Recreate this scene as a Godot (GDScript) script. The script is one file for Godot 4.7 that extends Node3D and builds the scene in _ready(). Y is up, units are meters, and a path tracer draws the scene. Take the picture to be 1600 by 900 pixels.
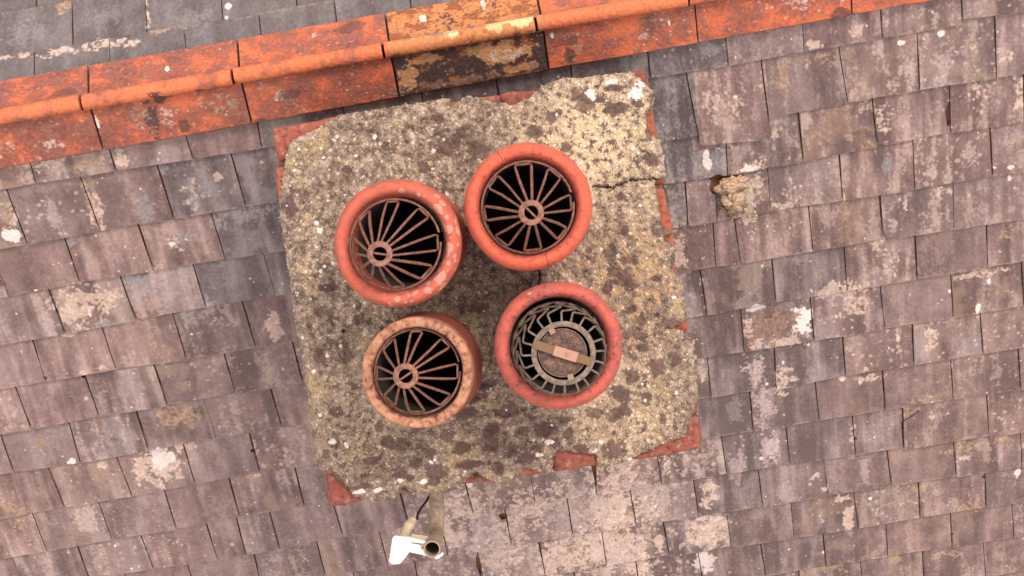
extends Node3D

# A square chimney stack with four pots, seen from straight above, beside the ridge of a slate roof.
# World: y up, x along the ridge, +z down the front slope. Units are metres.
const PITCH := 0.6283185
const RIDGE_Z := -0.82
const CAMERA_Y := 6.2
const ATLAS_W := 1536
const ATLAS_H := 1322
const MM_PER_PIXEL := 2.7995
const N := 512
# courses of slates on the front slope, counted from the ridge: u0,v0,u1,v1.. of the tail line and u at top,u at bottom of each joint, in millimetres on the slope
const COURSES = [
	{"tail": [-1611,267,-1489,266,-1222,269,-968,274,-756,276,687,260,824,265,937,267,1079,258,1199,261,1342,262,1457,262,1607,236,1815,249], "joints": [-1484,-1489,-1222,-1224,-970,-967,-724,-737,-448,-445,-185,-186,64,61,308,310,565,564,824,826,1078,1079,1338,1342,1601,1607]},
	{"tail": [-1678,495,-1582,494,-1456,499,-1335,486,-1083,493,-838,490,-722,490,565,514,693,511,706,542,886,565,957,492,1202,482,1306,482,1462,480,1566,487,1724,485,1820,486], "joints": [-1592,-1582,-1345,-1334,-1089,-1082,-843,-837,685,706,937,947,1196,1217,1460,1462,1718,1724]},
	{"tail": [-1736,692,-1636,691,-1455,682,-1200,683,-952,686,-735,695,583,685,712,692,934,692,1057,685,1184,686,1313,675,1437,682,1568,671,1706,683,1824,685], "joints": [-1460,-1455,-1207,-1199,-958,-951,799,793,1048,1055,1304,1311,1566,1568,1820,1824]},
	{"tail": [-1792,882,-1680,886,-1562,883,-1431,885,-1311,877,-1064,872,-815,874,-743,872,589,874,731,876,928,869,1064,878,1188,876,1312,879,1441,881,1579,882,1715,880,1828,881], "joints": [-1568,-1561,-1319,-1310,-1067,-1062,-821,-815,646,639,750,743,934,933,1183,1186,1439,1441,1706,1715]},
	{"tail": [-1851,1079,-1685,1071,-1548,1077,-1434,1069,-1299,1084,-1184,1082,-1046,1083,-930,1078,-758,1086,584,1065,722,1065,820,1074,928,1071,1073,1070,1181,1075,1319,1073,1441,1078,1579,1079,1697,1083,1833,1089], "joints": [-1680,-1683,-1434,-1430,-1183,-1179,-935,-929,730,724,805,813,1068,1073,1319,1324,1579,1579,1835,1840]},
	{"tail": [-1907,1269,-1793,1273,-1657,1272,-1545,1263,-1413,1280,-1296,1269,-1166,1273,-1046,1260,-919,1270,-762,1277,624,1274,807,1269,929,1265,1053,1277,1184,1275,1315,1274,1444,1272,1572,1273,1701,1271,1830,1271], "joints": [-1796,-1791,-1548,-1544,-1299,-1295,-1046,-1045,-801,-799,668,676,926,929,1186,1189,1441,1444,1699,1701]},
	{"tail": [-1962,1456,-1911,1454,-1787,1470,-1667,1465,-1533,1470,-1411,1459,-1287,1468,-1167,1460,-916,1457,-794,1465,680,1464,794,1471,918,1473,1068,1472,1179,1478,1318,1474,1425,1476,1577,1478,1686,1475,1841,1478], "joints": [-1910,-1910,-1657,-1665,-1410,-1410,-1166,-1159,-919,-915,800,799,1055,1059,1313,1322,1572,1577,1830,1839]},
	{"tail": [-2024,1667,-1905,1674,-1778,1661,-1656,1666,-1525,1663,-1406,1661,-1286,1656,-1158,1656,-1039,1650,-910,1657,-803,1658,618,1656,786,1662,907,1673,1057,1671,1168,1661,1311,1667,1427,1667,1567,1661,1688,1668,1846,1677], "joints": [-1787,-1777,-1534,-1523,-1285,-1283,-1038,-1038,-787,-803,663,662,913,907,1167,1169,1427,1427,1679,1688]},
	{"tail": [-2080,1857,-1900,1862,-1786,1861,-1650,1856,-1541,1861,-1403,1859,-1288,1852,-1158,1852,-1044,1848,-912,1852,-828,1858,622,1854,798,1854,938,1866,1061,1858,1191,1867,1314,1865,1444,1868,1577,1872,1705,1874,1842,1876], "joints": [-1903,-1899,-1652,-1649,-1404,-1403,-1158,-1159,-910,-910,808,808,1057,1061,1311,1314,1570,1577,1824,1835]},
	{"tail": [-2134,2040,-1536,2042,-1289,2052,-1140,2052,-1046,2043,-909,2047,-797,2036,-664,2043,-297,2036,-48,2035,74,2043,188,2048,320,2052,442,2049,561,2053,662,2049,818,2061,941,2052,1070,2061,1197,2066,1322,2064,1384,2065,1582,2083,1719,2097,1847,2096], "joints": [-2036,-2036,-1786,-1783,-1543,-1536,-1291,-1288,-1175,-1180,-1046,-1046,-804,-797,-548,-541,-300,-289,-48,-50,194,188,436,442,687,694,935,941,1191,1195,1383,1384,1707,1717]},
	{"tail": [-2195,2246,-906,2225,-797,2236,-657,2227,-556,2230,-420,2237,-304,2239,-167,2233,-61,2237,74,2233,184,2238,329,2240,432,2247,569,2244,680,2248,824,2254,933,2258,1073,2249,1186,2255,1331,2257,1442,2268,1589,2261,1704,2270,1846,2281], "joints": [-1907,-1905,-1650,-1654,-1407,-1407,-1148,-1156,-904,-903,-660,-656,-423,-419,-170,-169,73,74,320,324,566,568,818,824,1070,1081,1320,1331,1579,1589,1842,1846]},
	{"tail": [-589,2413,-59,2420,56,2429,184,2430,306,2441,442,2420,554,2435,689,2445,794,2452,939,2447,1054,2456,1193,2456,1309,2455,1448,2452,1566,2458,1708,2455,1863,2466], "joints": [-797,-798,-554,-559,-305,-304,-62,-59,187,185,429,437,682,684,935,936,1186,1196,1440,1443,1704,1708]},
	{"tail": [39,2635,950,2635,1058,2627,1201,2636,1310,2639,1454,2641,1571,2636,1702,2648,1867,2657], "joints": [53,51,303,303,553,559,804,813,1054,1058,1309,1310,1566,1571,1816,1825]},
	{"tail": [282,2823,944,2824,1828,2848], "joints": [692,689,948,944,1198,1204,1454,1455,1702,1712]},
]
# lichen, droppings, stains and painted blue-grey sheen on the front slates: kind, u, v, half widths along u and v (mm), density (percent)
const STAINS_AND_SHEEN = [
	[0,-1484,787,96,80,75],[0,-1376,759,47,47,60],[0,-1403,1550,95,78,80],[1,-1380,1507,45,48,80],[2,-1300,1323,85,52,75],[2,-1223,1346,40,58,60],[0,-853,1011,33,69,95],[0,-1606,397,25,74,70],
	[1,-1625,448,25,30,95],[2,-1620,355,20,61,60],[1,1019,1352,37,64,100],[1,1011,1406,42,24,90],[1,865,1281,39,17,80],[0,926,1451,108,36,75],[6,907,1372,112,76,70],[0,825,1361,28,64,45],
	[0,-1277,1476,50,27,80],[1,-1698,1449,18,15,90],[0,933,1641,48,67,75],[0,1159,1261,104,40,75],[0,1202,1352,66,53,65],[0,1264,1703,58,19,70],[1,1158,1680,14,15,80],[0,1488,1555,34,66,70],
	[0,1369,1521,10,30,75],[0,1241,1646,14,21,90],[0,854,825,31,107,75],[0,897,758,27,53,60],[0,865,914,18,60,50],[0,1017,822,94,64,40],[0,988,862,58,27,65],[0,1187,843,11,54,65],
	[0,597,997,27,110,55],[0,580,1135,18,84,70],[0,595,1431,35,59,75],[0,641,1516,21,75,70],[1,726,619,13,36,100],[1,864,678,40,16,100],[0,909,668,35,36,55],[0,799,403,68,84,40],
	[0,747,368,21,64,50],[0,932,354,21,34,45],[0,975,559,22,31,60],[0,1114,238,28,24,85],[0,1256,214,34,22,85],[2,1150,303,90,29,45],[2,998,323,32,78,45],[1,1403,293,11,10,100],
	[1,1537,282,13,12,100],[0,1485,299,19,12,85],[0,1640,353,11,15,80],[0,1804,564,27,61,75],[0,1742,417,48,35,50],[4,1547,411,39,84,50],[4,1439,403,13,54,60],[0,1344,576,35,56,45],
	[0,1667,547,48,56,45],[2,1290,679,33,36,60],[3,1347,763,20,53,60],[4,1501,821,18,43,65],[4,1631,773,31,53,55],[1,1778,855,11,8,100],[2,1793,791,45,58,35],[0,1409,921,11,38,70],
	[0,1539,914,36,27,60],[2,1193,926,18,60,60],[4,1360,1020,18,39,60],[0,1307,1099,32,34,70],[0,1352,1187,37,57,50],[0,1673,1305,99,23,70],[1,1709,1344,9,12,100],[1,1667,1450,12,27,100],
	[2,1783,1134,37,34,45],[2,1691,693,36,13,60],[0,282,1934,72,122,75],[0,238,2117,88,132,78],[0,-67,2054,102,118,60],[0,-327,1988,101,91,75],[0,-191,2224,103,135,55],[1,-286,1849,33,54,75],
	[0,-26,2360,60,103,78],[0,107,2321,99,116,55],[0,235,2315,114,157,80],[0,318,2455,45,126,70],[0,615,2135,42,80,90],[0,600,2337,75,96,90],[0,404,2362,20,76,85],[1,572,2493,41,56,70],
	[0,-415,2076,34,72,75],[0,-223,2307,74,82,65],[0,57,1851,33,63,50],[0,174,1952,24,129,70],[0,341,1908,19,70,55],[0,467,1936,19,71,60],[0,87,2117,37,33,50],[0,-370,2155,73,47,60],
	[2,1056,2674,104,51,40],[0,-1483,179,64,33,70],[0,-1412,183,40,43,60],[2,-1297,216,73,33,60],[0,-1193,224,28,29,75],[2,-1342,365,14,84,65],[0,-1326,420,29,74,55],[0,-903,363,17,22,95],
	[0,-1003,415,54,59,35],[0,-1099,588,27,33,65],[1,-1115,590,11,10,100],[3,-1168,421,33,65,60],[0,-1550,1059,17,17,90],[0,-1465,1057,26,17,85],[0,-1378,1105,18,22,85],[0,-1558,893,30,13,90],
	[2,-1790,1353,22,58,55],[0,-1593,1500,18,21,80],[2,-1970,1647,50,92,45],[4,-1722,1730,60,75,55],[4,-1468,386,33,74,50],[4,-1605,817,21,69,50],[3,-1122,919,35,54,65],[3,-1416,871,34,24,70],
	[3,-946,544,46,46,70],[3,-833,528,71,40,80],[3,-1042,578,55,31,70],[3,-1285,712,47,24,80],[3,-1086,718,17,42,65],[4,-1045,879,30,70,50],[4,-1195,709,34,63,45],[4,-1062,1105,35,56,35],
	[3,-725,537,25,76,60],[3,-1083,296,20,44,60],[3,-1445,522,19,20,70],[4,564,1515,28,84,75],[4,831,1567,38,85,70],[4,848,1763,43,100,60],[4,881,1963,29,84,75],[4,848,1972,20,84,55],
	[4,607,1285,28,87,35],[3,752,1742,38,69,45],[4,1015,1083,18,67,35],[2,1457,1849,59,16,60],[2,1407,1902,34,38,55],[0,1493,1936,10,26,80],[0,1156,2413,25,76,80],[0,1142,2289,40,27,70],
	[2,1401,2348,76,69,45],[2,1604,2124,60,46,50],[2,1427,2302,30,27,60],[2,1631,2434,77,56,40],[2,1553,2682,68,36,55],[2,1331,2666,42,22,55],[1,1248,2313,8,10,100],[0,1272,2404,15,35,60],
	[4,1055,2379,13,48,70],[2,1179,2079,30,13,70],[0,1184,1939,15,58,60],[4,1227,2156,20,60,45],[0,1039,2147,20,27,60],[0,1069,2211,18,17,80],[2,1742,2122,75,40,45],[1,1834,2309,13,20,90],
	[0,1617,2193,25,33,35],[2,1290,1610,144,43,20],[2,1555,1791,98,63,22],[4,733,2028,44,98,45],[4,923,2205,40,67,35],[4,110,2139,147,166,45],[4,-257,2157,122,147,45],[4,381,2065,108,118,45],
	[4,222,2390,125,90,50],[0,63,2010,73,78,50],[0,345,2175,64,100,50],[0,-504,1981,29,32,40],
]
# the same on the back slope
const BACK_STAINS_AND_SHEEN = [
	[0,-1324,240,77,26,60],[0,-1196,239,38,38,65],[0,-1121,228,51,26,55],[2,-986,252,42,15,70],[0,-1516,249,30,12,80],[0,-1452,246,47,12,65],[2,-1328,442,30,30,70],[1,-773,321,11,15,100],
	[1,-782,272,6,9,100],[0,-1044,345,9,77,45],[0,-918,248,13,23,50],[3,-1453,358,65,59,40],[3,-895,287,64,47,40],[3,-1194,357,65,59,35],
]
# edge of the mortar cap, clockwise from the left side, in the chimney's own axes (mm)
const CAP_EDGE = [
	[-561,-275],[-553,-330],[-530,-470],[-515,-504],[-489,-525],[-432,-537],[-361,-547],[-315,-550],[-201,-546],[-110,-550],[-25,-554],[-23,-542],[23,-543],[109,-540],[153,-519],[205,-535],
	[261,-547],[321,-568],[357,-560],[414,-559],[473,-555],[512,-546],[545,-504],[545,-477],[553,-469],[538,-431],[535,-385],[554,-356],[560,-334],[561,-293],[558,-248],[534,-236],
	[536,-178],[534,-113],[537,-96],[547,-81],[533,-68],[543,-30],[542,26],[559,65],[555,141],[544,177],[528,194],[545,235],[546,277],[546,355],[544,405],[536,469],
	[516,516],[470,526],[401,542],[312,546],[304,558],[258,559],[244,553],[242,530],[185,515],[137,499],[121,517],[107,549],[36,539],[-18,552],[-46,561],[-60,551],
	[-116,529],[-172,553],[-208,567],[-242,554],[-293,545],[-333,542],[-366,562],[-436,552],[-485,540],[-492,518],[-528,477],[-558,453],[-559,407],[-561,330],[-557,239],[-553,178],
	[-554,93],[-562,23],[-555,-117],[-557,-187],[-560,-235],
]
# cracks in the mortar cap
const CAP_CRACKS = [
	[358,-251,413,-239,441,-246,467,-254,501,-249,537,-247,563,-239],
	[406,216,452,213,509,195,535,197],
	[157,-38,159,-15,151,18],
]
# dark growths on the cap: place and half widths (mm)
const CAP_BLOTCHES = [
	[-493,-347,13,17],[-540,-328,19,27],[-55,-430,25,23],[-25,-441,13,13],[-7,-469,13,15],[-69,-520,17,15],[-132,-381,19,17],[37,-409,30,27],
	[-76,-303,13,11],[-354,-408,15,11],[81,-507,8,8],[263,-470,15,15],[288,-484,9,9],[208,-435,25,19],[371,-500,23,32],[348,-530,17,17],
	[454,-470,36,19],[522,-473,15,15],[536,-305,19,21],[544,-384,11,23],[463,-530,27,9],[293,-378,15,13],[411,-503,15,11],[428,-208,13,11],
	[426,-109,13,13],[371,-48,17,15],[417,-20,17,13],[443,-14,9,9],[401,31,25,21],[379,5,17,17],[419,53,21,17],[350,54,15,15],
	[497,47,17,9],[434,159,17,17],[524,184,17,15],[525,-88,17,13],[312,-65,9,9],[408,126,15,9],[430,208,23,13],[388,196,15,11],
	[425,240,15,11],[461,306,23,23],[520,296,13,13],[383,319,21,21],[345,369,23,23],[416,393,13,19],[312,435,13,13],[259,414,21,13],
	[173,462,17,17],[298,527,32,27],[128,482,15,15],[337,418,27,17],[118,434,23,19],[-119,355,32,17],[6,366,34,19],[42,434,15,15],
	[-55,450,25,34],[3,476,17,17],[102,440,27,21],[39,514,30,17],[-123,509,34,11],[-42,531,13,15],[-493,296,19,15],[-359,401,19,17],
	[-319,416,25,19],[-373,354,13,15],[-510,384,11,11],[-543,413,11,13],[-515,421,8,9],[-287,478,17,17],[-332,502,19,15],[-238,459,15,17],
	[-230,512,32,19],[-137,505,30,11],[-453,526,32,9],[-308,521,11,9],[-46,410,17,23],[-49,530,15,19],[-429,229,9,9],[-240,537,19,15],
	[-388,32,17,15],[-436,102,11,11],[-436,138,19,15],[-520,123,17,25],[-464,-73,30,11],[-44,280,27,15],[-38,51,38,13],[-147,456,23,17],
	[199,508,19,15],[74,485,15,13],[-415,453,23,13],[-179,412,23,17],[-259,372,19,13],[455,460,9,15],[-83,312,30,15],[165,417,19,11],
]
# white lichen and droppings on the cap
const CAP_WHITES = [
	[-463,-243,11,11],[-469,-267,8,9],[-262,-492,9,8],[386,-525,15,15],[393,-512,11,9],[-241,482,8,8],[-229,476,6,6],[-490,-490,8,6],
	[-421,-455,8,6],[-371,-511,8,6],[-511,-430,6,6],[-325,-446,8,6],[-522,-128,6,6],[-464,-136,6,6],[-153,-459,6,6],[-95,-425,9,8],
	[209,-459,6,6],[-395,-7,6,6],[-497,125,8,8],[-544,166,9,8],[-481,397,8,11],[-339,522,13,9],[-466,538,27,9],[-409,542,19,9],
	[-274,536,15,8],[344,564,11,9],[411,348,8,6],[413,397,6,6],[267,499,9,8],[244,524,11,9],[454,-162,6,6],[484,-173,6,6],
	[541,110,8,6],[-519,380,15,11],[-122,545,8,6],[322,-306,6,6],[487,-345,6,6],[519,-504,27,19],[538,-528,19,15],[455,-549,23,9],
	[129,428,6,6],[80,509,15,9],[114,476,17,11],[172,561,8,6],
]

var rng := RandomNumberGenerator.new()
var counts := {}
var roof: Node3D
var chimney: Node3D
var fine: PackedByteArray
var middle: PackedByteArray
var broad: PackedByteArray
var streak: PackedByteArray
var cells: PackedByteArray
var discs: PackedByteArray
var disc_tone: PackedByteArray
var lumps: PackedByteArray
var lump_tone: PackedByteArray
var owners := PackedByteArray() # which slate each pixel of the slates' texture belongs to
var tone_table := PackedByteArray()
var bumps := FastNoiseLite.new()


func _ready() -> void:
	rng.seed = 4711
	# --- camera: straight down, the ridge turned by 9.6 degrees in the picture
	var cam := Camera3D.new()
	cam.name = "camera"
	var turn := atan(0.169)
	var right := Vector3(cos(turn), 0, sin(turn))
	var up := Vector3(sin(turn), 0, -cos(turn))
	cam.transform = Transform3D(Basis(right, up, Vector3.UP), Vector3(0, CAMERA_Y, 0))
	cam.fov = 17.0
	cam.near = 0.1
	cam.far = 3000.0
	add_child(cam)
	cam.current = true
	# --- sky, sun, exposure: a bright overcast day
	var sky_look := ProceduralSkyMaterial.new()
	sky_look.sky_top_color = Color(0.86, 0.815, 0.82)
	sky_look.sky_horizon_color = Color(0.88, 0.835, 0.83)
	sky_look.ground_horizon_color = Color(0.5, 0.48, 0.45)
	sky_look.ground_bottom_color = Color(0.3, 0.29, 0.27)
	sky_look.sky_curve = 0.2
	var sky := Sky.new()
	sky.sky_material = sky_look
	var air := Environment.new()
	air.background_mode = Environment.BG_SKY
	air.sky = sky
	air.tonemap_mode = Environment.TONE_MAPPER_LINEAR
	air.tonemap_exposure = 3.05
	air.sdfgi_enabled = true
	air.ssao_enabled = true
	air.ssil_enabled = true
	var world := WorldEnvironment.new()
	world.name = "daylight"
	world.environment = air
	add_child(world)
	var sun := DirectionalLight3D.new()
	sun.name = "sun"
	sun.light_energy = 0.4
	sun.light_angular_distance = 14.0
	sun.light_color = Color(1.0, 0.94, 0.91)
	sun.shadow_enabled = true
	add_child(sun)
	sun.look_at_from_position(Vector3(2.2, 5.0, -2.2), Vector3.ZERO, Vector3.UP)

	make_noises()
	roof = thing("roof", "", "", Vector3.ZERO)
	roof.set_meta("kind", "structure")
	build_slates()
	build_ridge()
	build_chimney()
	build_pots()
	build_mast()
	build_lump()
	var lawn := PlaneMesh.new()
	lawn.size = Vector2(2400, 2400)
	var ground := MeshInstance3D.new()
	ground.name = "ground"
	ground.mesh = lawn
	ground.material_override = plain(Color(0.27, 0.33, 0.18), 0.95)
	ground.position.y = -8.0
	ground.set_meta("kind", "structure")
	add_child(ground)


# ---------------------------------------------------------------- names and nodes
func numbered(called: String) -> String:
	var n: int = counts.get(called, 0)
	counts[called] = n + 1
	return called if n == 0 else "%s_%03d" % [called, n]


func thing(called: String, label: String, category: String, at: Vector3, group := "") -> Node3D:
	var o := Node3D.new()
	o.name = numbered(called)
	o.position = at
	if label:
		o.set_meta("label", label)
		o.set_meta("category", category)
	if group:
		o.set_meta("group", group)
	add_child(o, true)
	return o


func piece(called: String, mesh: Mesh, look: Material, parent: Node3D, at := Vector3.ZERO) -> MeshInstance3D:
	var o := MeshInstance3D.new()
	o.name = numbered(called) if parent == roof else called
	o.mesh = mesh
	o.material_override = look
	o.position = at
	parent.add_child(o, true)
	return o


func plain(c: Color, rough: float, metal := 0.0) -> StandardMaterial3D:
	var m := StandardMaterial3D.new()
	m.albedo_color = c
	m.roughness = rough
	m.metallic = metal
	return m


# ---------------------------------------------------------------- mesh helpers
func start() -> SurfaceTool:
	var st := SurfaceTool.new()
	st.begin(Mesh.PRIMITIVE_TRIANGLES)
	return st


func tri(st: SurfaceTool, a: Vector3, b: Vector3, c: Vector3, outward: Vector3) -> void:
	if Plane(a, b, c).normal.dot(outward) < 0.0:
		var t := b
		b = c
		c = t
	st.add_vertex(a)
	st.add_vertex(b)
	st.add_vertex(c)


func quad(st: SurfaceTool, a: Vector3, b: Vector3, c: Vector3, d: Vector3, outward: Vector3) -> void:
	tri(st, a, b, c, outward)
	tri(st, a, c, d, outward)


func finish(st: SurfaceTool) -> ArrayMesh:
	st.generate_normals()
	return st.commit()


# a round bar along a line of points; radii may differ from point to point; closed ends unless open
func tube(st: SurfaceTool, path: PackedVector3Array, radii: PackedFloat32Array, sides := 8, capped := true, flat := 1.0) -> void:
	var rings := []
	var side := Vector3.ZERO
	for i in path.size():
		var along := (path[mini(i + 1, path.size() - 1)] - path[maxi(i - 1, 0)]).normalized()
		if i == 0:
			side = along.cross(Vector3.UP)
			if side.length() < 0.2:
				side = along.cross(Vector3.RIGHT)
		side = (side - along * side.dot(along)).normalized()
		var other := along.cross(side)
		var ring := PackedVector3Array()
		for k in sides:
			var a := TAU * k / sides
			ring.append(path[i] + (side * cos(a) + other * sin(a) * flat) * radii[mini(i, radii.size() - 1)])
		rings.append(ring)
	st.set_smooth_group(0)
	for i in path.size() - 1:
		for k in sides:
			var j := (k + 1) % sides
			var mid: Vector3 = (rings[i][k] + rings[i + 1][j]) * 0.5 - (path[i] + path[i + 1]) * 0.5
			quad(st, rings[i][k], rings[i][j], rings[i + 1][j], rings[i + 1][k], mid)
	if capped:
		st.set_smooth_group(-1)
		for k in range(1, sides - 1):
			tri(st, rings[0][0], rings[0][k], rings[0][k + 1], path[0] - path[1])
			var e := path.size() - 1
			tri(st, rings[e][0], rings[e][k], rings[e][k + 1], path[e] - path[e - 1])


# a turned shape: profile of (radius, height); uv x goes round, y along the profile
func lathe(profile: PackedVector2Array, sides: int, wobble := 0.0, seed_at := 0.0) -> ArrayMesh:
	var st := start()
	st.set_smooth_group(0)
	var total := 0.0
	var run := PackedFloat32Array([0.0])
	for i in range(1, profile.size()):
		total += profile[i].distance_to(profile[i - 1])
		run.append(total)
	var at := func(i: int, k: int) -> Vector3:
		var a := TAU * (k % sides) / sides
		var p := profile[i]
		var w := 1.0 + wobble * bumps.get_noise_3d(cos(a) * 9.0 + seed_at, p.y * 40.0, sin(a) * 9.0)
		return Vector3(cos(a) * p.x * w, p.y + wobble * 0.06 * bumps.get_noise_2d(cos(a) * 14.0 + seed_at, sin(a) * 14.0), sin(a) * p.x * w)
	for i in profile.size() - 1:
		var slope := profile[i + 1] - profile[i]
		for k in sides:
			var v := [at.call(i, k), at.call(i, k + 1), at.call(i + 1, k + 1), at.call(i + 1, k)]
			var uv := [Vector2(float(k) / sides, run[i] / total), Vector2(float(k + 1) / sides, run[i] / total), Vector2(float(k + 1) / sides, run[i + 1] / total), Vector2(float(k) / sides, run[i + 1] / total)]
			var a := TAU * (k + 0.5) / sides
			var out := Vector3(cos(a) * slope.y, -slope.x, sin(a) * slope.y)
			for t in [[0, 1, 2], [0, 2, 3]]:
				var o: Array = t
				if Plane(v[o[0]], v[o[1]], v[o[2]]).normal.dot(out) < 0.0:
					o = [t[0], t[2], t[1]]
				for q in o:
					st.set_uv(uv[q])
					st.add_vertex(v[q])
	st.generate_normals()
	st.generate_tangents()
	return st.commit()


# an upright prism over a flat outline (x, z), edges eased
func prism(outline: PackedVector2Array, y0: float, y1: float, ease_by := 0.002) -> ArrayMesh:
	var st := start()
	st.set_smooth_group(-1)
	var mid := Vector2.ZERO
	for p in outline:
		mid += p / outline.size()
	var top := PackedVector2Array()
	for p in outline:
		top.append(p + (mid - p).normalized() * ease_by)
	var n := outline.size()
	for i in n:
		var j := (i + 1) % n
		var o2 := (outline[i] + outline[j]) * 0.5 - mid
		var out := Vector3(o2.x, 0, o2.y)
		var a := Vector3(outline[i].x, y0, outline[i].y)
		var b := Vector3(outline[j].x, y0, outline[j].y)
		var c := Vector3(outline[j].x, y1 - ease_by, outline[j].y)
		var d := Vector3(outline[i].x, y1 - ease_by, outline[i].y)
		quad(st, a, b, c, d, out)
		quad(st, d, c, Vector3(top[j].x, y1, top[j].y), Vector3(top[i].x, y1, top[i].y), out.normalized() + Vector3.UP)
	var ids := Geometry2D.triangulate_polygon(top)
	for i in range(0, ids.size(), 3):
		tri(st, Vector3(top[ids[i]].x, y1, top[ids[i]].y), Vector3(top[ids[i + 1]].x, y1, top[ids[i + 1]].y), Vector3(top[ids[i + 2]].x, y1, top[ids[i + 2]].y), Vector3.UP)
		tri(st, Vector3(outline[ids[i]].x, y0, outline[ids[i]].y), Vector3(outline[ids[i + 1]].x, y0, outline[ids[i + 1]].y), Vector3(outline[ids[i + 2]].x, y0, outline[ids[i + 2]].y), Vector3.DOWN)
	return finish(st)


# a block with rounded, uneven faces
func rough_block(size: Vector3, cuts: Vector3i, round_by: float, uneven: float, seed_at: float) -> ArrayMesh:
	var st := start()
	st.set_smooth_group(0)
	var half := size * 0.5
	var shape := func(p: Vector3) -> Vector3:
		var core := p.clamp(-half + Vector3.ONE * round_by, half - Vector3.ONE * round_by)
		var d := p - core
		var q := core + (d.normalized() * round_by if d.length() > 0.0001 else Vector3.ZERO)
		var s := p * 60.0 + Vector3.ONE * seed_at
		return q + Vector3(bumps.get_noise_3dv(s), bumps.get_noise_3dv(s + Vector3(50, 0, 0)), bumps.get_noise_3dv(s + Vector3(0, 90, 0))) * uneven
	for axis in 3:
		var b := (axis + 1) % 3
		var c := (axis + 2) % 3
		for s in [-1.0, 1.0]:
			for i in cuts[b]:
				for j in cuts[c]:
					var v := []
					for q in [[i, j], [i + 1, j], [i + 1, j + 1], [i, j + 1]]:
						var p := Vector3.ZERO
						p[axis] = half[axis] * s
						p[b] = -half[b] + size[b] * q[0] / cuts[b]
						p[c] = -half[c] + size[c] * q[1] / cuts[c]
						v.append(shape.call(p))
					var out := Vector3.ZERO
					out[axis] = s
					quad(st, v[0], v[1], v[2], v[3], out)
	return finish(st)


# ---------------------------------------------------------------- noise and paint
func noise_bytes(kind: int, frequency: float, octaves: int, number: int, w := N, h := N, by_cell := false) -> PackedByteArray:
	var n := FastNoiseLite.new()
	n.noise_type = kind as FastNoiseLite.NoiseType
	n.frequency = frequency
	n.seed = number
	n.fractal_octaves = octaves
	n.fractal_type = FastNoiseLite.FRACTAL_FBM if octaves > 1 else FastNoiseLite.FRACTAL_NONE
	n.cellular_return_type = FastNoiseLite.RETURN_CELL_VALUE if by_cell else FastNoiseLite.RETURN_DISTANCE
	n.cellular_jitter = 1.0
	var im := n.get_seamless_image(w, h)
	if w != N or h != N:
		im.resize(N, N, Image.INTERPOLATE_CUBIC)
	im.convert(Image.FORMAT_L8)
	return im.get_data()


func make_noises() -> void:
	fine = noise_bytes(FastNoiseLite.TYPE_SIMPLEX_SMOOTH, 0.16, 3, 1)
	middle = noise_bytes(FastNoiseLite.TYPE_SIMPLEX_SMOOTH, 0.045, 4, 2)
	broad = noise_bytes(FastNoiseLite.TYPE_SIMPLEX_SMOOTH, 0.014, 4, 3)
	streak = noise_bytes(FastNoiseLite.TYPE_SIMPLEX_SMOOTH, 0.07, 3, 4, 512, 48)
	cells = noise_bytes(FastNoiseLite.TYPE_CELLULAR, 0.075, 1, 5)
	discs = noise_bytes(FastNoiseLite.TYPE_CELLULAR, 0.15, 1, 6)
	disc_tone = noise_bytes(FastNoiseLite.TYPE_CELLULAR, 0.15, 1, 6, N, N, true)
	lumps = noise_bytes(FastNoiseLite.TYPE_CELLULAR, 0.085, 1, 7)
	lump_tone = noise_bytes(FastNoiseLite.TYPE_CELLULAR, 0.085, 1, 7, N, N, true)
	bumps.seed = 9
	bumps.frequency = 0.08
	bumps.fractal_octaves = 3
	# colours are chosen as they look in daylight at this exposure; this table turns them into the reflectance of the surface
	tone_table.resize(256)
	for i in 256:
		var c := Color(i / 255.0, 0, 0).srgb_to_linear().r / 2.0
		tone_table[i] = int(round(Color(c, 0, 0).linear_to_srgb().r * 255.0))


func surface(c: Color) -> Color:
	var l := c.srgb_to_linear()
	return Color(l.r / 2.0, l.g / 2.0, l.b / 2.0).linear_to_srgb()


func textured(buf: PackedByteArray, bump: PackedByteArray, w: int, h: int, rough: float, bump_scale: float) -> StandardMaterial3D:
	for i in buf.size():
		buf[i] = tone_table[buf[i]]
	var im := Image.create_from_data(w, h, false, Image.FORMAT_RGB8, buf)
	var m := StandardMaterial3D.new()
	m.albedo_texture = ImageTexture.create_from_image(im)
	m.roughness = rough
	if bump.size():
		var hi := Image.create_from_data(w, h, false, Image.FORMAT_L8, bump)
		hi.convert(Image.FORMAT_RGBA8)
		hi.bump_map_to_normal_map(bump_scale)
		m.normal_enabled = true
		m.normal_texture = ImageTexture.create_from_image(hi)
	return m


func put(buf: PackedByteArray, at: int, r: float, g: float, b: float) -> void:
	buf[at] = clampi(int(r), 0, 255)
	buf[at + 1] = clampi(int(g), 0, 255)
	buf[at + 2] = clampi(int(b), 0, 255)


func step01(a: float, b: float, x: float) -> float:
	var t := clampf((x - a) / (b - a), 0.0, 1.0)
	return t * t * (3.0 - 2.0 * t)


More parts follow.
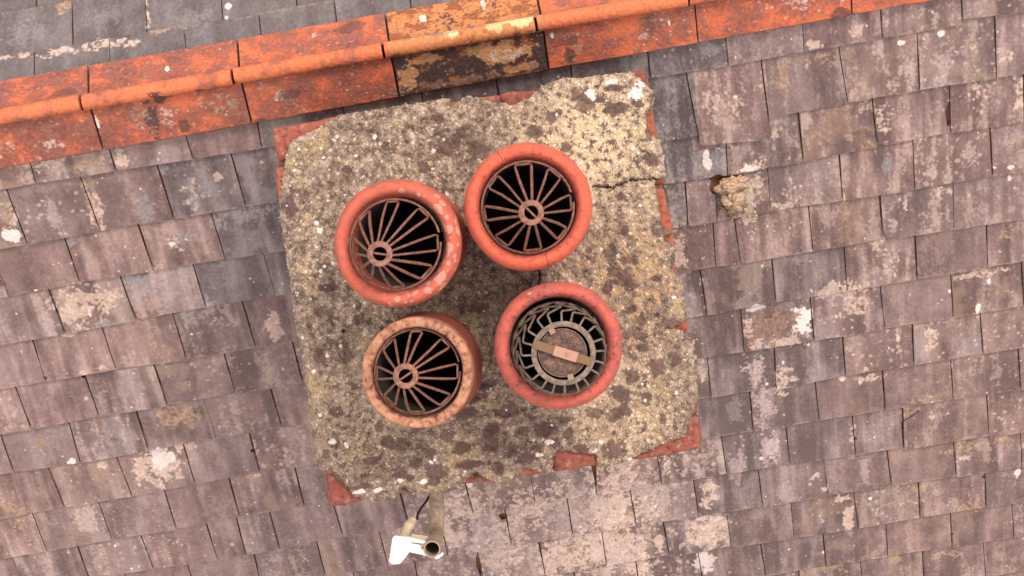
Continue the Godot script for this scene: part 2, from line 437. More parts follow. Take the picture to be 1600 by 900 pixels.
# stains, and painted sheen patches, with grain and an outline: kind, x, y, half widths, density, all in pixels of the texture
func stain_or_sheen(buf: PackedByteArray, bump: PackedByteArray, w: int, h: int, kind: int, cx: float, cy: float, rx: float, ry: float, density: float, owner_of := PackedByteArray()) -> void:
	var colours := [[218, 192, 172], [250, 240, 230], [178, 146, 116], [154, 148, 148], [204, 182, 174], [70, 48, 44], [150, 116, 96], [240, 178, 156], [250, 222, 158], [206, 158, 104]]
	var c: Array = colours[kind]
	var reach := 1.45
	var ox := rng.randi() % N
	var oy := rng.randi() % N
	for y in range(maxi(0, int(cy - ry * reach)), mini(h, int(cy + ry * reach) + 1)):
		for x in range(maxi(0, int(cx - rx * reach)), mini(w, int(cx + rx * reach) + 1)):
			var dx := (x - cx) / rx
			var dy := (y - cy) / ry
			var mine := owner_of[y * w + x] if owner_of.size() else 0
			var a := ((y + oy + mine * 37) & 511) * N + ((x + ox + mine * 91) & 511)
			var f := fine[a] / 255.0
			var m := middle[a] / 255.0
			var inside := 1.0 - sqrt(dx * dx + dy * dy) + ((m - 0.5) * 1.3 + (f - 0.5) * 0.5) * (0.3 if kind == 7 else 1.0)
			if inside <= 0.0:
				continue
			var k := 0.0
			var tint := 0.0
			if kind == 3 or kind == 4:  # streaky patches: blue-grey sheen painted onto the slates, and pale streaks
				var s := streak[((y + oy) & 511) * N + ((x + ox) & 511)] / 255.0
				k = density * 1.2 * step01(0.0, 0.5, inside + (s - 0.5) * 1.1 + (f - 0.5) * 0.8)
			elif kind == 1 or kind == 5 or kind >= 7:
				k = density * step01(0.0, 0.12, inside)
			else:
				# small round thalli, each with a tone of its own, crowding where the growth is dense
				var grow := density * (1.05 if mine == 0 else 0.72 + 0.5 * ((mine * 53) % 16) / 15.0) * (0.45 + 0.75 * step01(0.0, 0.5, inside))
				k = step01(grow + 0.08, grow - 0.3, 0.55 * discs[a] / 255.0 + 0.45 - (f - 0.5) * 0.75 - (m - 0.5) * 0.7 + (disc_tone[a] / 255.0 - 0.5) * 0.2 - 0.18) * step01(0.0, 0.14, inside) * 0.85
				tint = (disc_tone[(a + 7 * N) & 262143] / 255.0 - 0.5) * 34.0
			if k <= 0.01:
				continue
			var at := (y * w + x) * 3
			var g := (f - 0.5) * (20.0 if kind == 1 or kind == 7 else 50.0) + tint
			put(buf, at, lerpf(buf[at], c[0] + g, k), lerpf(buf[at + 1], c[1] + g, k), lerpf(buf[at + 2], c[2] + g, k))
			if bump.size() and kind != 3 and kind != 4:
				var q := y * w + x
				bump[q] = clampi(int(bump[q] + 40.0 * k * (0.4 + f)), 0, 255)


# one slate's weathered face: its own tone, streaks down the slope, painted sheen, specks and a line of moss along its tail
func paint_slate(buf: PackedByteArray, bump: PackedByteArray, x0: float, x1: float, y0: float, y1: float, look: Dictionary) -> void:
	var ox := rng.randi() % N
	var oy := rng.randi() % N
	var tone: float = look.tone
	var hue: float = look.hue
	var pale: float = look.pale
	var specks: float = look.specks
	var grey: float = look.grey
	var moss: float = look.moss
	var streaks: float = look.streaks
	var warm: float = look.warm
	var me := 1 + rng.randi() % 250
	# water from the joint above runs down the middle and leaves the two halves unlike
	var band_at := lerpf(x0, x1, rng.randf_range(0.35, 0.65))
	var band := rng.randf_range(-0.24, 0.24)
	var band2_at := lerpf(x0, x1, rng.randf_range(0.1, 0.9))
	var band2 := rng.randf_range(-0.2, 0.2)
	var band2_w := rng.randf_range(4.0, 12.0)
	for y in range(maxi(0, int(y0)), mini(ATLAS_H, int(y1) + 2)):
		var from_tail := y1 - y
		for x in range(maxi(0, int(x0)), mini(ATLAS_W, int(x1) + 1)):
			var a := ((y + oy) & 511) * N + ((x + ox) & 511)
			var b := ((y + ox) & 511) * N + ((x + oy) & 511)
			var f := fine[a] / 255.0 - 0.5
			var m := middle[a] / 255.0 - 0.5
			var l := broad[b] / 255.0 - 0.5
			var s := streak[a] / 255.0 - 0.5
			var s2 := streak[((y + ox) & 511) * N + ((x / 3 + oy) & 511)] / 255.0 - 0.5
			var k := clampf(0.44 + tone + (s * 0.8 + s2 * 1.1) * streaks + m * 0.24 + f * 0.14 + l * 0.34 + band * (step01(-4.0, 4.0, x - band_at + m * 8.0 + f * 5.0) - 0.5) + band2 * (1.0 - step01(band2_w - 3.0, band2_w + 3.0, absf(x - band2_at + m * 6.0 + f * 4.0))), 0.0, 1.0)
			var r := lerpf(106, 192, k)
			var g := lerpf(80, 162, k)
			var bl := lerpf(74, 154, k)
			# bluer slates
			r = lerpf(r, r * 0.86, hue)
			bl = lerpf(bl, bl * 1.05, hue)
			# blue-grey sheen painted into the colour in patches
			var gb := grey * step01(0.02, 0.12, l + s2 * 0.5 + m * 0.25)
			r = lerpf(r, 160, gb)
			g = lerpf(g, 150, gb)
			bl = lerpf(bl, 149, gb)
			# pale crusts and streaks, partly a washed sheen painted in
			var pc := pale * step01(0.0, 0.24, m * 0.55 + f * 0.45 - l * 0.25 + s * 0.5 + s2 * 0.6)
			r = lerpf(r, 204, pc)
			g = lerpf(g, 183, pc)
			bl = lerpf(bl, 164, pc)
			# brown film in patches
			var wc := warm * step01(0.0, 0.25, l + m * 0.6 - s * 0.3)
			r = lerpf(r, 166, wc)
			g = lerpf(g, 133, wc)
			bl = lerpf(bl, 104, wc)
			var lift := 0.0
			# round specks of lichen
			var c := cells[b] / 255.0
			if c < specks and middle[b] > 132:
				var e := step01(specks, specks * 0.6, c)
				r = lerpf(r, 204, e * 0.8)
				g = lerpf(g, 180, e * 0.8)
				bl = lerpf(bl, 164, e * 0.8)
				lift = 30.0 * e
			# moss caught along the tail
			if from_tail < 2.6 and m + f * 0.4 > 0.18 - moss * 0.4:
				r = lerpf(r, 164, 0.6)
				g = lerpf(g, 136, 0.6)
				bl = lerpf(bl, 110, 0.6)
				lift += 25.0
			var n := f * 20.0
			var at := (y * ATLAS_W + x) * 3
			put(buf, at, r + n, g + n, bl + n)
			owners[y * ATLAS_W + x] = me
			bump[y * ATLAS_W + x] = clampi(int(118.0 + f * 60.0 + s * 40.0 + m * 40.0 + lift), 0, 255)


# ---------------------------------------------------------------- the slates
func on_roof(u: float, v: float, h: float, front := true) -> Vector3:
	var s := 1.0 if front else -1.0
	return Vector3(u, -v * sin(PITCH) + h * cos(PITCH), RIDGE_Z + s * (v * cos(PITCH) + h * sin(PITCH)))


func slate_uv(u: float, v: float, front := true) -> Vector2:
	return Vector2((u + 2.2) / 4.3, (v + (0.0 if front else 2.88)) / 3.7)


# a thin plate over an outline in (u, v); its top face falls from the tail towards the head
func plate(outline: PackedVector2Array, v_tail: float, lift: float, tilt: float, centre: Vector2, front := true, st_in: SurfaceTool = null, uv_shift := Vector2.ZERO) -> ArrayMesh:
	var st := st_in if st_in else start()
	st.set_smooth_group(-1)
	var thick := 0.0075
	var base := on_roof(centre.x, centre.y, 0.0, front) if not st_in else Vector3.ZERO
	var top := PackedVector3Array()
	var low := PackedVector3Array()
	for p in outline:
		var h := 0.006 + lift - 0.06 * (v_tail - p.y) + tilt * (p.x - centre.x)
		top.append(on_roof(p.x, p.y, h, front) - base)
		low.append(on_roof(p.x, p.y, h - thick, front) - base)
	var up := Vector3(0, cos(PITCH), sin(PITCH) * (1.0 if front else -1.0))
	var ids := Geometry2D.triangulate_polygon(outline)
	for i in range(0, ids.size(), 3):
		var q := [ids[i], ids[i + 1], ids[i + 2]]
		if Plane(top[q[0]], top[q[1]], top[q[2]]).normal.dot(up) < 0.0:
			q = [q[0], q[2], q[1]]
		for k in q:
			st.set_uv(slate_uv(outline[k].x, outline[k].y, front) + uv_shift)
			st.add_vertex(top[k])
	var n := outline.size()
	var turn_left := not Geometry2D.is_polygon_clockwise(outline)
	for i in n:
		var j := (i + 1) % n
		var e := outline[j] - outline[i]
		var o2 := Vector2(e.y, -e.x) if turn_left else Vector2(-e.y, e.x)
		var mid := (outline[i] + outline[j]) * 0.5
		var out := on_roof(mid.x + o2.x, mid.y + o2.y, 0, front) - on_roof(mid.x, mid.y, 0, front)
		for t in [[top[i], top[j], low[j], i, j, j], [top[i], low[j], low[i], i, j, i]]:
			var q := [0, 1, 2]
			if Plane(t[0], t[1], t[2]).normal.dot(out) < 0.0:
				q = [0, 2, 1]
			for k in q:
				st.set_uv(slate_uv(outline[t[3 + k]].x, outline[t[3 + k]].y, front) + uv_shift)
				st.add_vertex(t[k])
	if st_in:
		return null
	st.generate_normals()
	st.generate_tangents()
	return st.commit()


func outline_of(ul_top: float, ul_tail: float, ur_top: float, ur_tail: float, vl: float, vr: float, v_vis: float, v_head: float, chips: Vector2) -> PackedVector2Array:
	var p := PackedVector2Array()
	var slope_l := (ul_tail - ul_top) / maxf(vl - v_vis, 0.01)
	var slope_r := (ur_tail - ur_top) / maxf(vr - v_vis, 0.01)
	p.append(Vector2(ul_top - slope_l * (v_vis - v_head), v_head))
	p.append(Vector2(ur_top - slope_r * (v_vis - v_head), v_head))
	for t in [0.3, 0.62]:
		p.append(Vector2(lerpf(ur_top, ur_tail, t) + rng.randf_range(-0.0012, 0.0012), lerpf(v_vis, vr, t)))
	if chips.y > 0.0:
		p.append(Vector2(ur_tail - chips.y * 0.1, vr - chips.y))
		p.append(Vector2(ur_tail - chips.y * 0.45, vr - chips.y * 0.3))
		p.append(Vector2(ur_tail - chips.y, vr))
	else:
		p.append(Vector2(ur_tail, vr))
	for t in [0.2, 0.4, 0.6, 0.8]:
		p.append(Vector2(lerpf(ur_tail, ul_tail, t) + rng.randf_range(-0.006, 0.006), lerpf(vr, vl, t) + rng.randf_range(-0.0022, 0.0022)))
	if chips.x > 0.0:
		p.append(Vector2(ul_tail + chips.x, vl))
		p.append(Vector2(ul_tail + chips.x * 0.45, vl - chips.x * 0.3))
		p.append(Vector2(ul_tail + chips.x * 0.1, vl - chips.x))
	else:
		p.append(Vector2(ul_tail, vl))
	for t in [0.62, 0.3]:
		p.append(Vector2(lerpf(ul_top, ul_tail, t) + rng.randf_range(-0.0012, 0.0012), lerpf(v_vis, vl, t)))
	return p


func tail_at(line: Array, u: float) -> float:
	var x := u * 1000.0
	if x <= line[0]:
		return line[1] / 1000.0
	for i in range(2, line.size(), 2):
		if x <= line[i]:
			var t: float = (x - line[i - 2]) / maxf(float(line[i]) - line[i - 2], 1.0)
			return lerpf(line[i - 1], line[i + 1], t) / 1000.0
	return line[line.size() - 1] / 1000.0


func disc(u: float, v: float, r: float, squash := 1.0) -> PackedVector2Array:
	var p := PackedVector2Array()
	for i in 9:
		var a := TAU * i / 9.0
		p.append(Vector2(u + cos(a) * r * rng.randf_range(0.85, 1.1), v + sin(a) * r * squash * rng.randf_range(0.85, 1.1)))
	return p


func build_slates() -> void:
	var buf := PackedByteArray()
	buf.resize(ATLAS_W * ATLAS_H * 3)
	buf.fill(120)
	var bump := PackedByteArray()
	bump.resize(ATLAS_W * ATLAS_H)
	bump.fill(118)
	owners.resize(ATLAS_W * ATLAS_H)
	# what the photograph shows missing from slates: nail holes, knocked corners, gaps that widen, a crack
	var gone: Array[PackedVector2Array] = [
		disc(-1.680, 1.056, 0.008), disc(-1.551, 1.086, 0.009), disc(-0.179, 2.078, 0.019), disc(1.196, 1.984, 0.008), disc(-1.043, 1.548, 0.009), disc(-1.711, 0.632, 0.013),
		disc(0.752, 0.735, 0.028, 1.3), disc(0.755, 0.70, 0.03, 0.6),
		disc(1.700, 2.30, 0.008), disc(1.57, 2.575, 0.008), disc(1.83, 2.30, 0.007), disc(0.79, 0.535, 0.012),
		PackedVector2Array([Vector2(0.178, 1.80), Vector2(0.214, 1.80), Vector2(0.191, 2.02)]),
		PackedVector2Array([Vector2(-0.312, 2.25), Vector2(-0.298, 2.32), Vector2(-0.312, 2.38), Vector2(-0.320, 2.31)]),
		PackedVector2Array([Vector2(1.566, 0.545), Vector2(1.570, 0.65), Vector2(1.556, 0.645), Vector2(1.550, 0.585)]),
		PackedVector2Array([Vector2(1.450, 1.899), Vector2(1.450, 1.905), Vector2(1.381, 1.946), Vector2(1.386, 2.075), Vector2(1.380, 2.075), Vector2(1.376, 1.943)]),
		PackedVector2Array([Vector2(0.660, 0.36), Vector2(0.664, 0.36), Vector2(0.667, 0.41), Vector2(0.664, 0.46), Vector2(0.660, 0.41)]),
	]
	var jobs := []
	for k in COURSES.size():
		var line: Array = COURSES[k].tail
		var js: Array = COURSES[k].joints.duplicate()
		# carry the course on past the frame and under the chimney at the usual width
		while js[0] > -2150:
			js.push_front(js[1] - 250)
			js.push_front(js[1] - 250)
		while js[js.size() - 2] < 2050:
			var e: int = js[js.size() - 2] + 250
			js.append(e)
			js.append(e)
		var above: Array = COURSES[k - 1].tail if k > 0 else [0, 60]
		for i in range(0, js.size() - 2, 2):
			var lt: float = js[i] / 1000.0
			var lb: float = js[i + 1] / 1000.0
			var rt: float = js[i + 2] / 1000.0
			var rb: float = js[i + 3] / 1000.0
			var parts := maxi(1, int(round((rb - lb) / 0.26)))
			for q in parts:
				jobs.append([k, lerpf(lt, rt, float(q) / parts), lerpf(lb, rb, float(q) / parts), lerpf(lt, rt, float(q + 1) / parts), lerpf(lb, rb, float(q + 1) / parts), line, above])
	var meshes := []
	for n in range(jobs.size() - 1, -1, -1):
		var j: Array = jobs[n]
		var k: int = j[0]
		var mid: float = (j[2] + j[4]) * 0.5
		var gap_l := rng.randf_range(0.0012, 0.0034)
		var gap_r := rng.randf_range(0.0012, 0.0034)
		var vl := tail_at(j[5], j[2] + 0.02)
		var vr := tail_at(j[5], j[4] - 0.02)
		if absf(vl - vr) > 0.012:
			vl = tail_at(j[5], mid)
			vr = vl
		var v_vis := tail_at(j[6], mid)
		var lift := rng.randf_range(-0.002, 0.003)
		# the wide replacement slate right of the chimney lies proud and hangs low
		var wide := k == 1 and mid > 0.70 and mid < 0.93
		if wide:
			vl = 0.545
			vr = 0.572
			lift = 0.011
		if k == 1 and mid > 0.55 and mid < 0.69:
			vl = 0.516
			vr = 0.508
		if k == 2 and mid > 0.5 and mid < 1.0:
			v_vis = 0.49
		var inside := mid > -0.60 and mid < 0.45 and v_vis > 0.42 and vr < 1.62
		if inside:
			continue
		var v_head := v_vis - 0.085 if k > 0 else 0.02
		var chips := Vector2.ZERO
		if rng.randf() < 0.10:
			chips.x = rng.randf_range(0.008, 0.02)
		if rng.randf() < 0.10:
			chips.y = rng.randf_range(0.008, 0.02)
		if k == 2 and mid > 1.31 and mid < 1.56:
			chips.x = 0.028
		if k == 4 and mid > 1.32 and mid < 1.57:
			chips.x = 0.03
		var face := outline_of(j[1] + gap_l, j[2] + gap_l, j[3] - gap_r, j[4] - gap_r, vl, vr, v_vis, v_head, chips)
		var faces: Array[PackedVector2Array] = [face]
		# the part that would run into the chimney's brickwork is cut away
		var cutters: Array[PackedVector2Array] = [PackedVector2Array([Vector2(-0.638, 0.30), Vector2(0.492, 0.30), Vector2(0.492, 1.705), Vector2(-0.638, 1.705)])]
		cutters.append_array(gone)
		for cut in cutters:
			var left: Array[PackedVector2Array] = []
			for f in faces:
				if Geometry2D.intersect_polygons(f, cut).is_empty():
					left.append(f)
				else:
					for g in Geometry2D.clip_polygons(f, cut):
						if not Geometry2D.is_polygon_clockwise(g) and g.size() > 2:
							left.append(g)
			faces = left
		# paint
		var shade := rng.randf_range(-0.15, 0.13)
		var look := {"tone": shade, "hue": maxf(0.0, rng.randf_range(-0.15, 0.25)), "pale": maxf(0.0, rng.randf_range(-0.15, 0.5)), "specks": rng.randf_range(0.1, 0.26) if rng.randf() < 0.3 else rng.randf_range(0.0, 0.07), "grey": maxf(0.0, rng.randf_range(-0.9, 0.55)), "moss": rng.randf_range(0.1, 0.9), "streaks": rng.randf_range(0.2, 0.9), "warm": maxf(0.0, rng.randf_range(-0.7, 0.45))}
		var vm := (v_vis + vl) * 0.5
		if mid > 0.9 and vm < 1.3: # upper right: paler, more crusted
			look.pale = rng.randf_range(0.2, 0.75)
			look.tone = rng.randf_range(-0.16, 0.08)
			look.grey *= 0.4
		if mid > 1.1 and vm > 1.7:
			look.tone = rng.randf_range(-0.2, -0.02)
			look.warm = rng.randf_range(0.0, 0.4)
			look.grey *= 0.4
		if mid > 0.45 and mid < 1.15 and vm > 1.1: # smooth darker slates right of the stack
			look.tone = rng.randf_range(-0.24, -0.08)
			look.pale = 0.05
			look.hue = rng.randf_range(0.2, 0.5)
			look.streaks = rng.randf_range(0.6, 1.0)
		if mid < -0.7 and vm > 0.5 and vm < 1.9:
			look.tone = rng.randf_range(-0.06, 0.14)
		if mid < -1.2 and vm > 1.65:
			look.tone = rng.randf_range(0.02, 0.16)
		if k == 0 and mid > -0.6 and mid < 0.85: # blue grey slates in the gap behind the stack
			look.hue = 1.0
			look.tone = -0.12
			look.pale = 0.15
		if k == 0 and mid < -1.2:
			look.pale = 0.6
			look.warm = 0.4
		if (k == 1 or k == 2) and mid > 0.5 and mid < 0.7 or k == 3 and mid < 0.66 and mid > 0.5 or (k == 0 or k == 1) and mid > -0.83 and mid < -0.6:
			look.hue = 1.0
			look.grey = 0.5
			look.tone = -0.08
		if k >= 1 and k <= 3 and mid > -1.0 and mid < -0.6: # smoother, bluer slates left of the stack
			look.hue = 0.75
			look.pale = 0.1
			look.warm = 0.0
			look.tone = -0.04
		if wide:
			look.pale = 0.55
			look.tone = 0.1
			look.hue = 0.0
		if k == 13 and mid > 0.95 and mid < 1.19: # one brown tile among the slates
			look.warm = 1.0
		if k == 2 and mid > 1.06 and mid < 1.3:
			look.tone = -0.16
		if vm > 1.75 and mid > -0.45 and mid < 0.6:
			look.pale = 0.55
			look.specks = 0.3
		var x0: float = (minf(j[1], j[2]) + 2.2) * 1000.0 / MM_PER_PIXEL
		var x1: float = (maxf(j[3], j[4]) + 2.2) * 1000.0 / MM_PER_PIXEL
		paint_slate(buf, bump, x0, x1, (v_vis - 0.025) * 1000.0 / MM_PER_PIXEL, maxf(vl, vr) * 1000.0 / MM_PER_PIXEL, look)
		var tilt := rng.randf_range(-0.012, 0.012)
		for f in faces:
			var box := Rect2(f[0], Vector2.ZERO)
			for p in f:
				box = box.expand(p)
			if box.get_area() < 0.0002:
				continue
			meshes.append([f, maxf(vl, vr), lift, tilt, box.get_center(), true])
	# back slope, rows counted from the ridge upwards in the picture
	var rows := [[0.262, 0.02, [-2170, -1921, -1671, -1421, -1172, -919, -671, -420, -172, 80, 330]], [0.462, 0.262, [-2300, -2050, -1800, -1546, -1295, -1047, -793, -545, -295, -45, 205]], [0.658, 0.462, [-2170, -1920, -1670, -1420, -1170, -920, -670, -420, -170, 80]], [0.853, 0.658, [-2300, -2050, -1800, -1545, -1295, -1045, -795, -545, -295]]]
	for k in range(rows.size() - 1, -1, -1):
		var xs: Array = rows[k][2]
		for i in xs.size() - 1:
			var a: float = xs[i] / 1000.0 + rng.randf_range(0.001, 0.003)
			var b: float = xs[i + 1] / 1000.0 - rng.randf_range(0.001, 0.003)
			var vt: float = rows[k][0] + rng.randf_range(-0.004, 0.004)
			var chips := Vector2(0.0, 0.03 if k == 0 and i == 4 else 0.0)
			if k == 0 and i == 5:
				vt -= 0.012
			var f := outline_of(a, a, b, b, vt, vt, rows[k][1], maxf(0.02, rows[k][1] - 0.085), chips)
			var look := {"tone": rng.randf_range(-0.22, -0.12), "hue": rng.randf_range(0.9, 1.0), "pale": 0.0, "specks": rng.randf_range(0.0, 0.06), "grey": 0.0, "moss": rng.randf_range(0.0, 0.6), "streaks": rng.randf_range(0.1, 0.3), "warm": 0.0}
			paint_slate(buf, bump, (a + 2.2) * 1000.0 / MM_PER_PIXEL - 1, (b + 2.2) * 1000.0 / MM_PER_PIXEL + 1, (rows[k][1] - 0.03 + 2.88) * 1000.0 / MM_PER_PIXEL, (vt + 2.88) * 1000.0 / MM_PER_PIXEL, look)
			meshes.append([f, vt, rng.randf_range(-0.001, 0.001), rng.randf_range(-0.005, 0.005), Vector2((a + b) * 0.5, (vt + rows[k][1]) * 0.5), false])
	for s in STAINS_AND_SHEEN:
		stain_or_sheen(buf, bump, ATLAS_W, ATLAS_H, s[0], (s[1] + 2200.0) / MM_PER_PIXEL, s[2] / MM_PER_PIXEL, maxf(s[3] / MM_PER_PIXEL, 1.5), maxf(s[4] / MM_PER_PIXEL, 1.5), s[5] / 100.0, owners)
	for s in BACK_STAINS_AND_SHEEN:
		stain_or_sheen(buf, bump, ATLAS_W, ATLAS_H, s[0], (s[1] + 2200.0) / MM_PER_PIXEL, (s[2] + 2880.0) / MM_PER_PIXEL, maxf(s[3] / MM_PER_PIXEL, 1.5), maxf(s[4] / MM_PER_PIXEL, 1.5), s[5] / 100.0)
	# small droppings and lichen dots anywhere
	for i in 800:
		var r := rng.randf_range(0.7, 1.25)
		stain_or_sheen(buf, bump, ATLAS_W, ATLAS_H, 1, rng.randf() * ATLAS_W, rng.randf() * 1018.0, r, r * rng.randf_range(0.8, 1.4), 0.85)
	for i in 260:
		var r := rng.randf_range(1.0, 2.6)
		stain_or_sheen(buf, bump, ATLAS_W, ATLAS_H, 0 if rng.randf() < 0.6 else 1, rng.randf() * ATLAS_W, rng.randf() * 1018.0, r, r * rng.randf_range(0.8, 1.5), 0.9)
	var slate_look := textured(buf, bump, ATLAS_W, ATLAS_H, 0.62, 3.0)
	for m in meshes:
		var o := piece("slate", plate(m[0], m[1], m[2], m[3], m[4], m[5]), slate_look, roof, on_roof(m[4].x, m[4].y, 0.0, m[5]))
	# boarding under the slates
	var board := start()
	board.set_smooth_group(-1)
	for front in [true, false]:
		var v_end := 4.6 if front else 2.6
		var a := on_roof(-4.2, 0.0, -0.018, front)
		var b := on_roof(4.2, 0.0, -0.018, front)
		var c := on_roof(4.2, v_end, -0.018, front)
		var d := on_roof(-4.2, v_end, -0.018, front)
		quad(board, a, b, c, d, Vector3.UP)
		var down := Vector3(0, -0.03, 0)
		quad(board, a + down, b + down, c + down, d + down, Vector3.DOWN)
		quad(board, c, d, d + down, c + down, c - b)
	piece("roof_boarding", finish(board), plain(Color(0.42, 0.27, 0.15), 0.9), roof)
	# the rest of the roof, outside the frame
	var far := start()
	for k in 36:
		var front := k < 23
		var row := k if front else k - 23
		var vt := 0.262 + 0.1955 * row
		var u := -4.1 + (0.125 if row % 2 else 0.0)
		while u < 4.0:
			var known: bool = (u >= -2.15 and u < 1.82 and row < 14) if front else (row < 4 and u >= -2.15 and u + 0.25 <= [0.33, 0.205, 0.08, -0.295][row])
			var ua := u
			u += 0.25
			if known:
				continue
			var f := PackedVector2Array([Vector2(ua + 0.002, vt - 0.27), Vector2(ua + 0.248, vt - 0.27), Vector2(ua + 0.248, vt), Vector2(ua + 0.002, vt)])
			var v_to := rng.randf_range(1.2, 2.6) if front else 0.45
			var to := Vector2(rng.randf_range(1.0, 1.8) if front else rng.randf_range(-1.9, -0.4), v_to)
			plate(f, vt, -0.004, 0.0, Vector2(ua, vt), front, far, slate_uv(to.x, to.y) - slate_uv(ua, vt))
	far.generate_normals()
	far.generate_tangents()
	var rest := piece("slates", far.commit(), slate_look, roof)
	rest.set_meta("kind", "stuff")


# ---------------------------------------------------------------- the ridge
func build_ridge() -> void:
	var w := 1536
	var h := 170
	var ends := [-2.222, -1.729, -1.237, -0.746, -0.258, 0.236, 0.729, 1.237, 1.73, 2.22]
	var buf := PackedByteArray()
	buf.resize(w * h * 3)
	var bump := PackedByteArray()
	bump.resize(w * h)
	# across the tile: 0 at the back edge, 1 at the front edge, the roll from 0.42 to 0.58
	for t in ends.size() - 1:
		var ox := rng.randi() % N
		var oy := rng.randi() % N
		var dark: float = [0.52, 0.72, 0.66, 0.58, 0.5, 0.30, 0.42, 0.32, 0.45][t]
		var ochre := t == 4
		for x in range(maxi(0, int((ends[t] + 2.222) * w / 4.3)), mini(w, int((ends[t + 1] + 2.222) * w / 4.3) + 1)):
			for y in h:
				var a := ((y + oy) & 511) * N + ((x + ox) & 511)
				var b := ((y + ox) & 511) * N + ((x + oy) & 511)
				var f := fine[a] / 255.0 - 0.5
				var m := middle[a] / 255.0 - 0.5
				var l := broad[b] / 255.0 - 0.5
				var s := (y + 0.5) / h
				var roll := step01(0.40, 0.435, s + m * 0.02) * (1.0 - step01(0.57, 0.60, s + m * 0.03))  # roll painted lighter: free of grime, and partly for skylight on its top
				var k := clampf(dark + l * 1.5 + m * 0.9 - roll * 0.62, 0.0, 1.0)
				var r := lerpf(222, 144, k)
				var g := lerpf(118, 80, k)
				var bl := lerpf(74, 66, k)
				# grey brown bloom and bare orange patches
				var t2 := step01(0.02, 0.2, m + l * 0.4 + f * 0.2) * 0.6 * (1.0 - roll)
				r = lerpf(r, 168, t2)
				g = lerpf(g, 108, t2)
				bl = lerpf(bl, 86, t2)
				t2 = step01(0.08, 0.34, -l - m * 0.5 + f * 0.3) * 0.6
				r = lerpf(r, 224, t2)
				g = lerpf(g, 114, t2)
				bl = lerpf(bl, 72, t2)
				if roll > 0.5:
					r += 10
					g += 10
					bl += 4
				if ochre:
					var o := step01(-0.25, 0.15, m + l * 0.6 + f * 0.5 + roll * 0.2)
					r = lerpf(158, 218, o)
					g = lerpf(92, 142, o)
					bl = lerpf(50, 82, o)
					var black := step01(-0.02, 0.06, m * 0.55 + l * 0.6 + f * 0.35 + (0.16 if s > 0.62 else -0.24) + (0.0 if roll < 0.5 else -0.15))
					r = lerpf(r, 74, black)
					g = lerpf(g, 50, black)
					bl = lerpf(bl, 40, black)
				# soot flecks and pale lichen dots
				if m + f * 0.6 > 0.36:
					r = lerpf(r, 120, 0.5)
					g = lerpf(g, 84, 0.5)
					bl = lerpf(bl, 66, 0.5)
				if cells[b] < 34 and middle[b] > 140 and roll < 0.5:
					r = lerpf(r, 214, 0.6)
					g = lerpf(g, 150, 0.6)
					bl = lerpf(bl, 126, 0.6)
				var n := f * 40.0
				put(buf, (y * w + x) * 3, r + n, g + n * 0.8, bl + n * 0.7)
				bump[y * w + x] = clampi(int(120.0 + f * 80.0 + m * 60.0), 0, 255)
	# marks on single tiles: kind, u (mm), across (percent), half widths (mm, percent), density
	for s in [[1, -1230, 74, 6, 6, 100], [1, -980, 20, 6, 4, 100], [5, -1010, 60, 26, 9, 75], [5, -1060, 80, 24, 14, 75], [5, -960, 92, 18, 6, 60], [5, -880, 60, 18, 5, 60], [2, -820, 80, 50, 14, 45], [2, -1100, 76, 40, 14, 40], [0, -1010, 80, 45, 8, 40], [0, -900, 72, 20, 6, 40], [0, -640, 80, 20, 7, 55],
		[9, 95, 78, 75, 11, 95], [9, 20, 69, 50, 5, 75], [9, -215, 84, 32, 14, 90], [9, -150, 70, 50, 5, 80], [6, -60, 96, 180, 4, 70], [9, 150, 94, 60, 4, 70], [0, 110, 80, 60, 6, 60], [8, 160, 45, 55, 6, 100], [8, -60, 47, 34, 5, 95], [8, 90, 46, 40, 5, 80], [2, -100, 44, 120, 4, 70], [1, -140, 14, 12, 5, 90], [1, 60, 10, 8, 5, 80],
		[2, 330, 84, 22, 12, 50], [5, 310, 92, 18, 8, 55], [1, 262, 68, 6, 4, 100], [1, 640, 76, 4, 3, 100], [2, 600, 66, 50, 10, 35], [5, 580, 76, 18, 12, 35], [0, 1080, 82, 40, 10, 40], [0, 950, 76, 30, 8, 30], [2, 1040, 70, 60, 6, 60], [5, 1180, 70, 40, 12, 40], [0, -1560, 84, 40, 8, 35], [0, -1380, 88, 40, 6, 40]]:
		stain_or_sheen(buf, bump, w, h, s[0], (s[1] + 2222.0) * w / 4300.0, s[2] * h / 100.0, s[3] * w / 4300.0, maxf(s[4] * h / 100.0, 1.5), s[5] / 100.0)
	for i in 60: # grime and pale weathering
		var r := rng.randf_range(3.0, 11.0)
		stain_or_sheen(buf, bump, w, h, [5, 2, 0, 6][rng.randi() % 4], rng.randf() * w, (rng.randf_range(0.62, 1.0) if rng.randf() < 0.7 else rng.randf_range(0.0, 0.38)) * h, r * 1.5, r, rng.randf_range(0.2, 0.5))
	for i in 260:
		var r := rng.randf_range(0.9, 2.0)
		stain_or_sheen(buf, bump, w, h, 0, rng.randf() * w, rng.randf_range(0.6, 1.0) * h, r, r, 0.9)
	var look := textured(buf, bump, w, h, 0.8, 3.0)
	var spans := [-3.69, -3.20, -2.71]
	spans.append_array(ends)
	spans.append_array([2.71, 3.20, 3.69])
